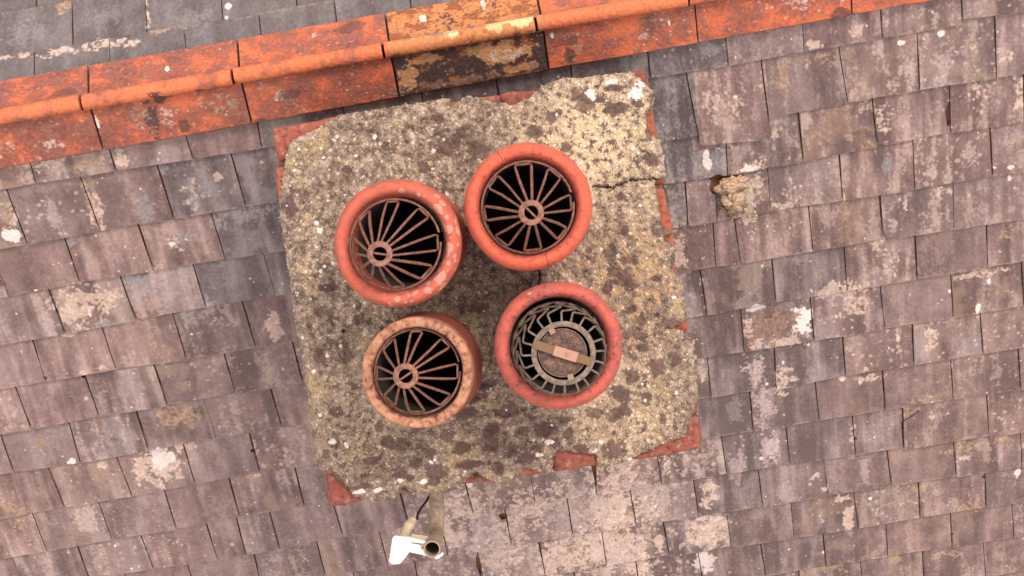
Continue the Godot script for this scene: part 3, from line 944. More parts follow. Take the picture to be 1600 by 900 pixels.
	for t in spans.size() - 1:
		var st := start()
		st.set_smooth_group(-1)
		var a: float = spans[t] + rng.randf_range(0.002, 0.0045)
		var b: float = spans[t + 1] - rng.randf_range(0.002, 0.0045)
		var twist := rng.randf_range(-0.003, 0.003)
		var raise := rng.randf_range(-0.002, 0.003)
		var outer := [] # per station: the outer face from the back edge over the roll to the front edge
		var inner := []
		var cols := 9
		var steps := PackedFloat32Array()
		for i in cols:
			var u := lerpf(a, b, float(i) / (cols - 1))
			var z0 := -0.818 - 0.0035 * u + twist * (float(i) / (cols - 1) - 0.5)
			var front_w := 0.172 - 0.009 * u + rng.randf_range(-0.0012, 0.0012)
			var back_w := 0.165 + 0.006 * u + rng.randf_range(-0.0012, 0.0012)
			var y0 := 0.034 + raise
			var o := PackedVector3Array()
			var q := PackedVector3Array()
			for d in [back_w, back_w * 0.66, 0.024]:
				o.append(Vector3(u, y0 - d * sin(PITCH), z0 - d * cos(PITCH)))
				q.append(Vector3(u, y0 - 0.019 - d * sin(PITCH), z0 - d * cos(PITCH)))
			for e in 9:
				var ang := lerpf(-0.35, PI + 0.35, e / 8.0)
				# the roll of each tile starts a little before its wings and laps the tile before it
				var lap := -0.020 if i == 0 else (-0.022 if i == cols - 1 else 0.0)
				o.append(Vector3(u + lap, y0 + 0.004 + sin(ang) * 0.0265, z0 - cos(ang) * 0.0265))
				q.append(Vector3(u + lap, y0 - 0.022, z0 - cos(ang) * 0.018))
			for d in [0.024, front_w * 0.66, front_w]:
				o.append(Vector3(u, y0 - d * sin(PITCH), z0 + d * cos(PITCH)))
				q.append(Vector3(u, y0 - 0.019 - d * sin(PITCH), z0 + d * cos(PITCH)))
			outer.append(o)
			inner.append(q)
		var np: int = outer[0].size()
		var across := [0.0, 0.14, 0.385]
		for e in 9:
			across.append(0.41 + 0.18 * e / 8.0)
		across.append_array([0.615, 0.86, 1.0])
		var emit := func(p: Array, out: Vector3) -> void:
			for tr in [[0, 1, 2], [0, 2, 3]]:
				var o: Array = tr
				if Plane(p[o[0]][0], p[o[1]][0], p[o[2]][0]).normal.dot(out) < 0.0:
					o = [tr[0], tr[2], tr[1]]
				for x in o:
					st.set_uv(p[x][1])
					st.add_vertex(p[x][0])
		for i in cols - 1:
			for e in np - 1:
				st.set_smooth_group(1 if e >= 3 and e < np - 4 else -1)
				var p := []
				for c in [[i, e], [i + 1, e], [i + 1, e + 1], [i, e + 1]]:
					var v: Vector3 = outer[c[0]][c[1]]
					p.append([v, Vector2((v.x + 2.222) / 4.3, across[c[1]])])
				var out := Vector3.UP
				if e >= 3 and e < np - 4:
					var mid: Vector3 = (outer[i][e] + outer[i + 1][e + 1]) * 0.5
					out = mid - Vector3(mid.x, 0.038 + raise, -0.818 - 0.0035 * mid.x)
				emit.call(p, out)
			st.set_smooth_group(-1)
			for e in [0, np - 1]:
				var p := []
				for v in [outer[i][e], outer[i + 1][e], inner[i + 1][e], inner[i][e]]:
					p.append([v, Vector2((v.x + 2.222) / 4.3, across[e])])
				emit.call(p, Vector3(0, 0, -1 if e == 0 else 1))
		st.set_smooth_group(-1)
		for i in [0, cols - 1]:
			for e in np - 1:
				var p := []
				for v in [[outer[i][e], e], [outer[i][e + 1], e + 1], [inner[i][e + 1], e + 1], [inner[i][e], e]]:
					p.append([v[0], Vector2((v[0].x + 2.222) / 4.3, across[v[1]])])
				emit.call(p, Vector3(-1 if i == 0 else 1, 0, 0))
		st.generate_normals()
		st.generate_tangents()
		var o := piece("ridge_tile", st.commit(), look, roof)
		if t == 7:
			o.set_meta("label", "ochre ridge tile crusted with black and cream lichen")
	# mortar bed that carries the tiles and closes the joints from below
	var bed := CylinderMesh.new()
	bed.top_radius = 0.02
	bed.bottom_radius = 0.02
	bed.height = 7.36
	bed.radial_segments = 10
	var core := piece("ridge_bed", bed, plain(Color(0.14, 0.11, 0.09), 0.95), roof, Vector3(0, 0.0, -0.818))
	core.rotation.z = PI / 2


# ---------------------------------------------------------------- the chimney stack
func build_chimney() -> void:
	chimney = thing("chimney_stack", "square brick chimney stack capped with lichen-spotted mortar below the orange ridge", "chimney", Vector3(-0.0731, 0, -0.0115))
	chimney.rotation.y = -0.01739
	var brick_looks := []
	for i in 3:
		var m := plain(Color.WHITE, 0.9)
		var pic := NoiseTexture2D.new()
		pic.width = 256
		pic.height = 256
		pic.seamless = true
		var nz := FastNoiseLite.new()
		nz.seed = 20 + i
		nz.frequency = 0.05
		nz.fractal_octaves = 5
		pic.noise = nz
		var ramp := Gradient.new()
		ramp.offsets = PackedFloat32Array([0.12, 0.30, 0.48, 0.66, 0.85])
		var cs: Array = [[Color8(94, 53, 44), Color8(151, 75, 55), Color8(177, 92, 66), Color8(163, 95, 75), Color8(184, 147, 125)], [Color8(79, 46, 40), Color8(137, 69, 53), Color8(161, 82, 60), Color8(146, 84, 68), Color8(172, 138, 117)], [Color8(103, 57, 44), Color8(168, 82, 57), Color8(185, 103, 71), Color8(168, 103, 79), Color8(189, 156, 128)]][i]
		var conv := PackedColorArray()
		for c in cs:
			conv.append(surface(c))
		ramp.colors = conv
		pic.color_ramp = ramp
		m.albedo_texture = pic
		m.uv1_triplanar = true
		m.uv1_world_triplanar = true
		m.uv1_scale = Vector3.ONE * 3.0
		brick_looks.append(m)
	var shapes := {}
	var stretch := [rough_block(Vector3(0.214, 0.065, 0.1025), Vector3i(16, 5, 9), 0.008, 0.015, 0.0), rough_block(Vector3(0.214, 0.065, 0.1025), Vector3i(16, 5, 9), 0.011, 0.020, 37.0), rough_block(Vector3(0.214, 0.065, 0.1025), Vector3i(16, 5, 9), 0.007, 0.013, 71.0)]
	var rest := start()
	for layer in 22:
		var y := 0.4425 - 0.075 * layer
		var spots := []
		for side in 4:
			var long := (layer + side) % 2 == 0
			var count := 5 if long else 4
			for i in count:
				spots.append([side, (i - (count - 1) * 0.5) * 0.225])
		for s in spots:
			var turn := Basis(Vector3.UP, PI / 2 * s[0])
			var at: Vector3 = turn * Vector3(s[1] * 1.008, 0, 0.5685 - 0.0512) + Vector3(0, y, 0)
			if layer < 2:
				var o := piece("brick", stretch[rng.randi() % 3], brick_looks[rng.randi() % 3], chimney, at + Vector3(rng.randf_range(-0.003, 0.003), rng.randf_range(-0.007, -0.002), rng.randf_range(-0.003, 0.003)))
				o.rotation.y = PI / 2 * s[0] + (PI if rng.randf() < 0.5 else 0.0) + rng.randf_range(-0.012, 0.012)
			else:
				var b := BoxMesh.new()
				b.size = Vector3(0.215, 0.065, 0.1025)
				rest.append_from(b, 0, Transform3D(turn, at))
	var lower := piece("brickwork", rest.commit(), brick_looks[1], chimney)
	lower.set_meta("kind", "stuff")
	var joints := start()
	for side in 4:
		var wall := BoxMesh.new()
		wall.size = Vector3(1.103 - 0.18 * (side % 2), 1.66, 0.09)
		joints.append_from(wall, 0, Transform3D(Basis(Vector3.UP, PI / 2 * side), Basis(Vector3.UP, PI / 2 * side) * Vector3(0, 0, 0.5065) + Vector3(0, 0.448 - 0.83, 0)))
	piece("mortar_joints", joints.commit(), plain(Color(0.33, 0.29, 0.24), 0.95), chimney)
	piece("mortar_cap", cap_mesh(), cap_look(), chimney)


func cap_mesh() -> ArrayMesh:
	var edge := PackedVector2Array()
	for p in CAP_EDGE:
		var e := Vector2(p[0], p[1]) / 1000.0
		# where the mortar reaches the face of the stack it hangs over a little
		for axis in 2:
			if absf(e[axis]) > 0.542:
				e[axis] = signf(e[axis]) * maxf(absf(e[axis]) + 0.012, 0.570)
		edge.append(e + e.normalized() * 0.005)
	var cracks := []
	for c in CAP_CRACKS:
		for i in range(0, c.size() - 2, 2):
			cracks.append([Vector2(c[i], c[i + 1]) / 1000.0, Vector2(c[i + 2], c[i + 3]) / 1000.0, 0.0021 if c == CAP_CRACKS[1] else 0.0])
	var feet := [Vector2(-0.235, -0.171), Vector2(0.156, -0.212), Vector2(-0.235, 0.200), Vector2(0.176, 0.186)]
	var n := 290
	var size := 1.18
	var cell := size / n
	var places := PackedVector3Array()
	places.resize((n + 1) * (n + 1))
	var keep := PackedByteArray()
	keep.resize(places.size())
	var ne := edge.size()
	for j in n + 1:
		for i in n + 1:
			var p := Vector2(-size / 2 + i * cell, -size / 2 + j * cell)
			var home := p
			p += Vector2(bumps.get_noise_2d(p.x * 700.0, p.y * 700.0), bumps.get_noise_2d(p.x * 700.0 + 90.0, p.y * 700.0)) * 0.005
			var d := 0.13
			var near := p
			var rim := maxf(absf(p.x), absf(p.y))
			if rim > 0.40:
				for k in ne:
					var q := Geometry2D.get_closest_point_to_segment(p, edge[k], edge[(k + 1) % ne])
					var e := q.distance_to(p)
					if e < d:
						d = e
						near = q
				if d < 0.129 and not Geometry2D.is_point_in_polygon(p, edge) or rim > 0.586:
					d = -d
			var at := j * (n + 1) + i
			if d < 0.0:
				keep[at] = 0
				if -d < cell * 1.6:
					home += near - p
					p = near
				d = 0.0
			else:
				keep[at] = 1
			var w := Vector3(p.x * 1000.0, p.y * 1000.0, 0)
			var dome := clampf(1.0 - (p.length() / 0.62), 0.0, 1.0)
			var y := 0.480 + 0.024 * (1.0 - exp(-d / 0.010)) + 0.035 * dome
			y += bumps.get_noise_2d(w.x * 0.25, w.y * 0.25) * 0.012 * clampf(d / 0.03, 0.0, 1.0)
			y += bumps.get_noise_2d(w.x * 1.1 + 300.0, w.y * 1.1) * 0.0042 + bumps.get_noise_2d(w.x * 3.0, w.y * 3.0 + 77.0) * 0.0020
			if d > 0.0:
				var cd := 1.0
				for c in cracks:
					var q := Geometry2D.get_closest_point_to_segment(p, c[0], c[1])
					cd = minf(cd, q.distance_to(p) + c[2] + bumps.get_noise_2d(w.x * 2.0, w.y * 2.0) * 0.001)
				cd = minf(cd, maxf(0.0, p.distance_to(Vector2(-0.436, 0.062)) - 0.004))
				# mortar heaped against the foot of each pot
				for c in feet:
					y += 0.042 * exp(-maxf(0.0, p.distance_to(c) - 0.165) / 0.028)
				if cd < 0.0028:
					y -= 0.028 if p.x < 0.3 or p.y < -0.2 else 0.010
			places[at] = Vector3(home.x, y, home.y)
	var st := start()
	st.set_smooth_group(0)
	var new_id := PackedInt32Array()
	new_id.resize(places.size())
	new_id.fill(-1)
	var used := 0
	var faces := PackedInt32Array()
	for j in n:
		for i in n:
			var a := j * (n + 1) + i
			var b := a + 1
			var c := a + n + 2
			var d := a + n + 1
			# open flues under the pots
			var hollow := false
			for q in feet:
				hollow = hollow or Vector2(places[a].x, places[a].z).distance_to(q) < 0.130
			if hollow or keep[a] + keep[b] + keep[c] + keep[d] == 0:
				continue
			for t in [a, b, c, a, c, d]:
				if new_id[t] < 0:
					new_id[t] = used
					used += 1
					var v := places[t]
					st.set_uv(Vector2(v.x / 1.18 + 0.5, v.z / 1.18 + 0.5))
					st.add_vertex(v)
				faces.append(new_id[t])
	for t in faces:
		st.add_index(t)
	st.generate_normals()
	st.generate_tangents()
	return st.commit()


func cap_look() -> StandardMaterial3D:
	var w := 1024
	var buf := PackedByteArray()
	buf.resize(w * w * 3)
	var bump := PackedByteArray()
	bump.resize(w * w)
	var mm := 1180.0 / w
	for y in w:
		var pz := y * mm - 590.0
		for x in w:
			var px := x * mm - 590.0
			var a := (y & 511) * N + (x & 511)
			var b := ((y + 131 + (x >> 9) * 77) & 511) * N + ((x + 57 + (y >> 9) * 203) & 511)
			var e := ((y >> 1) & 511) * N + ((x >> 1) & 511)
			var f := fine[a] / 255.0 - 0.5
			var f2 := fine[b] / 255.0 - 0.5
			var m := middle[b] / 255.0 - 0.5
			var m2 := middle[e] / 255.0 - 0.5
			var l := broad[e] / 255.0 - 0.5
			# cream crust in the far right corner, brown growth along the front, yellow dust in the middle right
			var cream := clampf(0.9 - Vector2(px - 380.0, pz + 400.0).length() / 330.0, 0.0, 0.75) + clampf(0.8 - Vector2(px - 330.0, pz - 430.0).length() / 260.0, 0.0, 0.4) + clampf(0.5 - Vector2(px + 420.0, pz - 380.0).length() / 300.0, 0.0, 0.3)
			var brown := step01(120.0, 480.0, pz - px * 0.15 + l * 300.0) * 0.36
			var gold := clampf(0.62 - Vector2(px - 420.0, pz - 60.0).length() / 420.0, 0.0, 0.5)
			var lt := lump_tone[a] / 255.0 - 0.5
			var dt := disc_tone[b] / 255.0 - 0.5
			var k := clampf(0.46 + m2 * 0.7 + l * 0.55 + m * 0.6 + lt * 0.4 + dt * 0.3 + f * 0.4 - (lumps[a] / 255.0 - 0.4) * 0.3, 0.0, 1.0)
			var r := lerpf(104, 208, k)
			var g := lerpf(86, 186, k)
			var bl := lerpf(72, 160, k)
			var t := minf(cream * 1.25, 0.9) * step01(-0.32, 0.06, m + f * 0.5 + m2 * 0.4 + lt * 0.25)
			r = lerpf(r, 236, t)
			g = lerpf(g, 212, t)
			bl = lerpf(bl, 170, t)
			t = gold * step01(-0.2, 0.2, m2 + f * 0.5 + lt * 0.3)
			r = lerpf(r, 204, t)
			g = lerpf(g, 158, t)
			bl = lerpf(bl, 108, t)
			t = brown * step01(0.02, 0.16, m2 * 0.9 + m * 0.5 + f * 0.25 - lt * 0.2)
			r = lerpf(r, 118, t)
			g = lerpf(g, 88, t)
			bl = lerpf(bl, 74, t)
			# yellow green algae in small tufts
			if l + m * 0.6 + f * 0.5 > 0.34:
				r = lerpf(r, 172, 0.5)
				g = lerpf(g, 150, 0.5)
				bl = lerpf(bl, 84, 0.5)
			# grit
			var grit := f * 40.0 + f2 * 30.0
			var c := cells[b]
			if c < 46 and fine[e] > 138:
				grit += 62.0
			elif c > 200:
				grit -= 26.0
			put(buf, (y * w + x) * 3, r + grit, g + grit * 0.95, bl + grit * 0.85)
			bump[y * w + x] = clampi(int(120.0 + f * 130.0 + f2 * 90.0 + m * 80.0), 0, 255)
	for s in CAP_BLOTCHES:
		blotch(buf, w, (s[0] + 590.0) / mm, (s[1] + 590.0) / mm, s[2] / mm * 1.15, s[3] / mm * 1.15)
	for s in CAP_WHITES:
		stain_or_sheen(buf, bump, w, w, 1, (s[0] + 590.0) / mm, (s[1] + 590.0) / mm, s[2] / mm * 0.8, s[3] / mm * 0.8, 1.0)
	for i in 330:
		var r := rng.randf_range(1.4, 4.5)
		var at := Vector2(rng.randf(), rng.randf()) * w
		if i < 150:
			at = Vector2(rng.randf_range(0.02, 0.45), rng.randf_range(0.04, 0.5)) * w
		stain_or_sheen(buf, bump, w, w, 1 if rng.randf() < 0.4 else 0, at.x, at.y, r, r * rng.randf_range(0.7, 1.3), 0.85)
	return textured(buf, bump, w, w, 0.92, 2.6)


# a dark, finely speckled growth with a lobed outline
func blotch(buf: PackedByteArray, w: int, cx: float, cy: float, rx: float, ry: float) -> void:
	var ox := rng.randi() % N
	var oy := rng.randi() % N
	var solid := rng.randf_range(0.7, 1.0)
	for y in range(maxi(0, int(cy - ry * 1.5)), mini(w, int(cy + ry * 1.5))):
		for x in range(maxi(0, int(cx - rx * 1.5)), mini(w, int(cx + rx * 1.5))):
			var dx := (x - cx) / rx
			var dy := (y - cy) / ry
			var a := ((y + oy) & 511) * N + ((x + ox) & 511)
			var f := fine[a] / 255.0 - 0.5
			var k := solid * step01(-0.06, 0.16, 1.0 - sqrt(dx * dx + dy * dy) + (middle[a] / 255.0 - 0.5) * 0.9 + f * 0.5) * 0.88
			if k <= 0.0:
				continue
			var at := (y * w + x) * 3
			put(buf, at, lerpf(buf[at], 96 + f * 44.0, k), lerpf(buf[at + 1], 72 + f * 38.0, k), lerpf(buf[at + 2], 64 + f * 34.0, k))


# ---------------------------------------------------------------- pots and their guards
func pot_look(base: Array, dull: Array, dots: int, mottle: float, rim_from: float, cracks := []) -> StandardMaterial3D:
	var w := 768
	var h := 384
	var buf := PackedByteArray()
	buf.resize(w * h * 3)
	var bump := PackedByteArray()
	bump.resize(w * h)
	var ox := rng.randi() % N
	for y in h:
		for x in w:
			var a := (y & 511) * N + ((x + ox) & 511)
			var b := ((y + ox) & 511) * N + ((x + 31) & 511)
			var f := fine[a] / 255.0 - 0.5
			var m := middle[b] / 255.0 - 0.5
			var l := broad[a] / 255.0 - 0.5
			var k := clampf(0.3 + m * 0.9 * mottle + l * 0.9 + f * 0.3, 0.0, 1.0)
			var s := float(y) / h
			var on_rim := step01(rim_from, rim_from + 0.02, s + m * 0.015)
			var n := f * 34.0 + minf(0.0, 0.06 - f - m * 0.5) * 60.0
			# soot flecks thicken towards the mouth
			if s > 0.74 and m * 0.7 + f * 0.6 + (s - 0.86) * 2.4 > 0.12:
				n -= 34.0
			put(buf, (y * w + x) * 3, lerpf(168, lerpf(base[0], dull[0], k), on_rim) + n, lerpf(82, lerpf(base[1], dull[1], k), on_rim) + n, lerpf(56, lerpf(base[2], dull[2], k), on_rim) + n)
			bump[y * w + x] = clampi(int(120.0 + f * 70.0 + m * 50.0), 0, 255)
	for i in dots:
		var r := rng.randf_range(1.5, 6.0) if rng.randf() < 0.8 else rng.randf_range(7.0, 13.0)
		var ang := rng.randf() if rng.randf() < 0.3 else rng.randf_range(-0.12, 0.3)
		stain_or_sheen(buf, bump, w, h, 7, fposmod(ang, 1.0) * w, rng.randf_range(0.6, 0.82) * h, r, r * 0.8, 0.7)
	# hairline cracks over the rim
	for c in cracks:
		var cx: float = c * w
		for y in range(int(h * 0.6), int(h * 0.83)):
			cx += rng.randf_range(-0.8, 0.8)
			var at := (y * w + int(fposmod(cx, w))) * 3
			put(buf, at, 90, 50, 44)
			bump[at / 3] = 40
	return textured(buf, bump, w, h, 0.9, 3.5)


func roll_pot() -> PackedVector2Array:
	return PackedVector2Array([Vector2(0.166, 0.0), Vector2(0.163, 0.12), Vector2(0.157, 0.26), Vector2(0.153, 0.345), Vector2(0.155, 0.362), Vector2(0.165, 0.370), Vector2(0.172, 0.380), Vector2(0.1755, 0.394), Vector2(0.176, 0.408), Vector2(0.1735, 0.423), Vector2(0.168, 0.436), Vector2(0.161, 0.445), Vector2(0.154, 0.448), Vector2(0.147, 0.447), Vector2(0.141, 0.441), Vector2(0.1365, 0.431), Vector2(0.135, 0.418), Vector2(0.134, 0.38), Vector2(0.1335, 0.34)])


func lipped_pot() -> PackedVector2Array:
	var p := roll_pot().slice(0, 16)
	p.append_array([Vector2(0.1335, 0.412), Vector2(0.1285, 0.372), Vector2(0.1265, 0.33), Vector2(0.126, 0.29)])
	return p


func plain_pot() -> PackedVector2Array:
	return PackedVector2Array([Vector2(0.163, 0.0), Vector2(0.161, 0.12), Vector2(0.157, 0.28), Vector2(0.1532, 0.40), Vector2(0.1525, 0.436), Vector2(0.151, 0.444), Vector2(0.147, 0.449), Vector2(0.138, 0.450), Vector2(0.131, 0.449), Vector2(0.127, 0.446), Vector2(0.1245, 0.438), Vector2(0.124, 0.41), Vector2(0.1235, 0.36)])


func pot(label: String, at: Vector3, lean: Vector3, profile: PackedVector2Array, look: Material, soot_top: float) -> Node3D:
	var o := thing("chimney_pot", label, "chimney pot", at, "chimney pots on the stack")
	o.rotation = lean
	piece("terracotta_body", lathe(profile, 96, 0.02, at.x * 90.0 + at.z * 40.0), look, o)
	var r := profile[profile.size() - 1].x
	var low := profile[profile.size() - 1].y
	# the sooty inside of the flue, down to where it vanishes in the stack
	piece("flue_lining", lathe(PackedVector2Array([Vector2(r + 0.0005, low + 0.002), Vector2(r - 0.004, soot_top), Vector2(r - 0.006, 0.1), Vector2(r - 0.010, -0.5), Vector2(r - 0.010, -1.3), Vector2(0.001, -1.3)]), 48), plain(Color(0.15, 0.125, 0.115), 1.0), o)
	return o


func build_pots() -> void:
	var tops := [Vector3(-0.2908, 0.95, -0.1729), Vector3(0.0802, 0.95, -0.2128), Vector3(-0.2931, 0.95, 0.1857), Vector3(0.1008, 0.95, 0.1779)]
	var leans := [Vector3(0.03, 0, 0.055), Vector3(0.012, 0, 0.0), Vector3(0.0, 0.0, 0.026), Vector3(0.012, 0, -0.012)]
	var labels := ["roll-topped terracotta pot dotted with pale lichen, nearest the stack's ridge-side left corner", "cleanest bright orange roll-topped terracotta pot, nearest the ridge with hairline cracks", "smaller plain-rimmed pot with a pale tan weathered rim", "dull red roll-topped pot holding the zigzag wire terminal"]
	var looks := [pot_look([226, 110, 80], [186, 106, 90], 150, 1.3, 0.0), pot_look([238, 112, 80], [212, 100, 76], 0, 0.9, 0.0, [0.695, 0.224]), pot_look([210, 154, 118], [150, 96, 74], 14, 2.0, 0.66), pot_look([218, 106, 86], [176, 98, 90], 8, 1.2, 0.0)]
	for i in 4:
		var tilt := Basis.from_euler(leans[i])
		var base: Vector3 = tops[i] - tilt * Vector3(0, 0.45, 0)
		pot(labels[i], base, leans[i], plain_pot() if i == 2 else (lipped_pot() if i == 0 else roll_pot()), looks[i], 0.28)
	var rust := mottled_metal([172, 118, 92], [116, 76, 60])
	var grey := mottled_metal([156, 136, 114], [104, 88, 76])
	radial_guard("rusty radial wire guard in the lichen-dotted pot, its hub off centre towards the left", Vector3(-0.2945, 0.925, -0.1712), Vector3(-0.3300, 1.10, -0.1475), 0.1235, 0.12, rust, 0.3)
	radial_guard("rusty radial wire guard in the cleanest orange pot nearest the ridge", Vector3(0.0795, 0.925, -0.2108), Vector3(0.0835, 1.10, -0.1885), 0.1255, 0.05, rust, 0.95)
	radial_guard("rusty radial wire guard in the small pale-rimmed pot", Vector3(-0.2930, 0.925, 0.1822), Vector3(-0.3175, 1.08, 0.1835), 0.1165, 0.16, rust, 2.7)
	zigzag_guard(grey)


func mottled_metal(a: Array, b: Array) -> StandardMaterial3D:
	var m := plain(Color.WHITE, 0.7)
	m.metallic = 0.15
	var pic := NoiseTexture2D.new()
	pic.width = 256
	pic.height = 256
	pic.seamless = true
	var nz := FastNoiseLite.new()
	nz.seed = a[0]
	nz.frequency = 0.03
	nz.fractal_octaves = 4
	pic.noise = nz
	var ramp := Gradient.new()
	ramp.offsets = PackedFloat32Array([0.25, 0.75])
	ramp.colors = PackedColorArray([surface(Color8(b[0], b[1], b[2])), surface(Color8(a[0], a[1], a[2]))])
	pic.color_ramp = ramp
	m.albedo_texture = pic
	m.uv1_triplanar = true
	m.uv1_scale = Vector3.ONE * 6.0
	return m


func washer(outer: float, inner: float, thick: float) -> ArrayMesh:
	return lathe(PackedVector2Array([Vector2(inner, -thick), Vector2(outer - 0.001, -thick), Vector2(outer, -thick + 0.001), Vector2(outer, -0.001), Vector2(outer - 0.001, 0), Vector2(inner + 0.001, 0), Vector2(inner, -0.001), Vector2(inner, -thick)]), 40)


# a dome of sixteen bars bent in pairs round an open hub, standing on a wire ring in the mouth of the pot
func radial_guard(label: String, ring_at: Vector3, hub_at: Vector3, r: float, phase: float, look: Material, bar_turn: float) -> void:
	var o := thing("chimney_guard", label, "chimney guard", ring_at, "radial wire guards in the pots")
	var hub := hub_at - ring_at
	piece("hub", washer(0.034, 0.0185, 0.004), look, o, hub)
	var bar := start()
	var d := Vector3(cos(bar_turn), 0, sin(bar_turn)) * 0.03
	tube(bar, PackedVector3Array([hub - d - Vector3(0, 0.007, 0), hub + d - Vector3(0, 0.007, 0)]), PackedFloat32Array([0.0032]), 6)
	piece("hub_bar", finish(bar), look, o)
	var ring := start()
	var circle := PackedVector3Array()
	for i in 49:
		var a := TAU * i / 49.0 * 0.985 + phase
		circle.append(Vector3(cos(a) * r, sin(a * 3.0) * 0.002, sin(a) * r))
	tube(ring, circle, PackedFloat32Array([0.0036]), 6)
	piece("ring_wire", finish(ring), look, o)
	for i in 8:
		var st := start()
		var ends := []
		for s in [-1.0, 1.0]:
			var a: float = phase + TAU * i / 8.0 + s * TAU / 32.0 * rng.randf_range(0.72, 1.14)
			ends.append([Vector3(cos(a) * r * 0.955, 0.009, sin(a) * r * 0.955), hub + Vector3(cos(a) * 0.030, -0.005, sin(a) * 0.030)])
		var a0: Vector3 = ends[0][0]
		var a1: Vector3 = ends[1][0]
		var path := PackedVector3Array([ends[0][1], (ends[0][1] as Vector3).lerp(a0, 0.6) + Vector3(0, 0.012, 0), a0.lerp(ends[0][1], 0.06), a0.lerp(a1, 0.08), a1.lerp(a0, 0.08), a1.lerp(ends[1][1], 0.06), (ends[1][1] as Vector3).lerp(a1, 0.6) + Vector3(0, 0.012, 0), ends[1][1]])
		for q in [1, 6]:
			path[q] += Vector3(rng.randf_range(-0.002, 0.002), rng.randf_range(-0.006, 0.006), rng.randf_range(-0.002, 0.002))
		var thick := rng.randf_range(0.0032, 0.0040)
		tube(st, path, PackedFloat32Array([thick, thick * 1.12, thick * 0.92, thick * 1.1, thick * 0.95, thick * 1.05, thick * 1.15, thick]), 6)
		piece("bent_bar", finish(st), look, o)


# a wider terminal: flat top ring, gauze disc under a strap, and zigzag wires that spread down into the pot
func zigzag_guard(look: Material) -> void:
	var at := Vector3(0.0990, 0.93, 0.1855)
	var o := thing("flue_terminal", "grey zigzag wire flue terminal with gauze disc and strap in the dull red pot", "flue terminal", at)
	var hub := Vector3(0.1062, 1.08, 0.1938) - at
	piece("top_ring", washer(0.0860, 0.0710, 0.004), look, o, hub)
	var gauze := StandardMaterial3D.new()
	var im := Image.create(128, 128, false, Image.FORMAT_RGB8)
	for y in 128:
		for x in 128:
			var f := fine[y * N + x] / 255.0 - 0.5
			var m := middle[y * N + x] / 255.0 - 0.5
			var wire := 1.0 if x % 4 == 0 or y % 4 == 0 else 0.72
			im.set_pixel(x, y, surface(Color((0.52 + m * 0.4 + f * 0.3) * wire, (0.40 + m * 0.3 + f * 0.24) * wire, (0.34 + m * 0.16 + f * 0.2) * wire)))
	gauze.albedo_texture = ImageTexture.create_from_image(im)
	gauze.roughness = 0.95
	gauze.uv1_triplanar = true
	gauze.uv1_scale = Vector3.ONE * 5.0
	piece("gauze_disc", lathe(PackedVector2Array([Vector2(0.064, -0.006), Vector2(0.065, -0.003), Vector2(0.064, 0.0), Vector2(0.05, 0.001), Vector2(0.001, 0.002)]), 40), gauze, o, hub - Vector3(0.002, 0.012, 0.001))
	var rim := start()
	var circle := PackedVector3Array()
	for i in 41:
		circle.append(hub + Vector3(cos(TAU * i / 40.0) * 0.064 - 0.002, -0.011, sin(TAU * i / 40.0) * 0.064 - 0.001))
	tube(rim, circle, PackedFloat32Array([0.0018]), 6, false)
	piece("disc_rim", finish(rim), look, o)
	var strap_dir := Vector3(0.891, 0, 0.454)
	var across := Vector3(-strap_dir.z, 0, strap_dir.x)
	var bar := func(l0: float, l1: float, half: float, y0: float, y1: float) -> ArrayMesh:
		var q := PackedVector2Array()
		for c in [[l0, -1], [l1, -1], [l1, 1], [l0, 1]]:
			var v: Vector3 = hub + strap_dir * c[0] + across * half * c[1]
			q.append(Vector2(v.x, v.z))
		return prism(q, hub.y + y0, hub.y + y1, 0.0008)
	piece("strap", bar.call(-0.079, 0.079, 0.0115, -0.001, 0.004), plain(surface(Color8(132, 102, 68)), 0.9), o)
	piece("strap_plate", bar.call(-0.027, 0.038, 0.0135, 0.004, 0.007), plain(surface(Color8(190, 146, 124)), 0.85), o)
	var bolt := CylinderMesh.new()
	bolt.top_radius = 0.004
	bolt.bottom_radius = 0.005
	bolt.height = 0.004
	piece("bolt", bolt, plain(surface(Color8(180, 130, 104)), 0.6), o, hub + strap_dir * 0.01 + Vector3(0, 0.009, 0))
	for k in 2:
		var a: float = [1.45, 4.4][k]
		var c := Vector3(cos(a), 0, sin(a))
		var q := PackedVector2Array()
		for e in [[0.058, -0.008], [0.074, -0.008], [0.074, 0.008], [0.058, 0.008]]:
			var v: Vector3 = hub + c * e[0] + Vector3(-c.z, 0, c.x) * e[1]
			q.append(Vector2(v.x, v.z))
		piece("lug", prism(q, hub.y - 0.008, hub.y + 0.0015, 0.0008), plain(surface(Color8(160, 124, 94)), 0.7), o)
	for i in 20:
		var st := start()
		var a := TAU * i / 20.0 + 0.1 + rng.randf_range(-0.03, 0.03)
		var centre := func(t: float) -> Vector3: return hub.lerp(Vector3(0, -0.02, 0), t)
		var spot := func(t: float, r: float, ang: float) -> Vector3: return centre.call(t) + Vector3(cos(ang) * r, 0, sin(ang) * r)
		var path := PackedVector3Array([spot.call(0.02, 0.080, a), spot.call(0.04, 0.1085, a), spot.call(0.09, 0.1115, a + 0.03), spot.call(0.42, 0.1195, a + 0.38), spot.call(0.47, 0.1205, a + 0.36), spot.call(0.80, 0.1260, a - 0.04), spot.call(0.86, 0.1265, a), spot.call(1.15, 0.1275, a + 0.30)])
		tube(st, path, PackedFloat32Array([0.0031]), 6)
		piece("zigzag_wire", finish(st), look, o)
	var lower := start()
	circle = PackedVector3Array()
	for i in 49:
		circle.append(Vector3(cos(TAU * i / 48.0) * 0.1285, -0.05, sin(TAU * i / 48.0) * 0.1285))
	tube(lower, circle, PackedFloat32Array([0.003]), 6, false)
	piece("lower_ring", finish(lower), look, o)


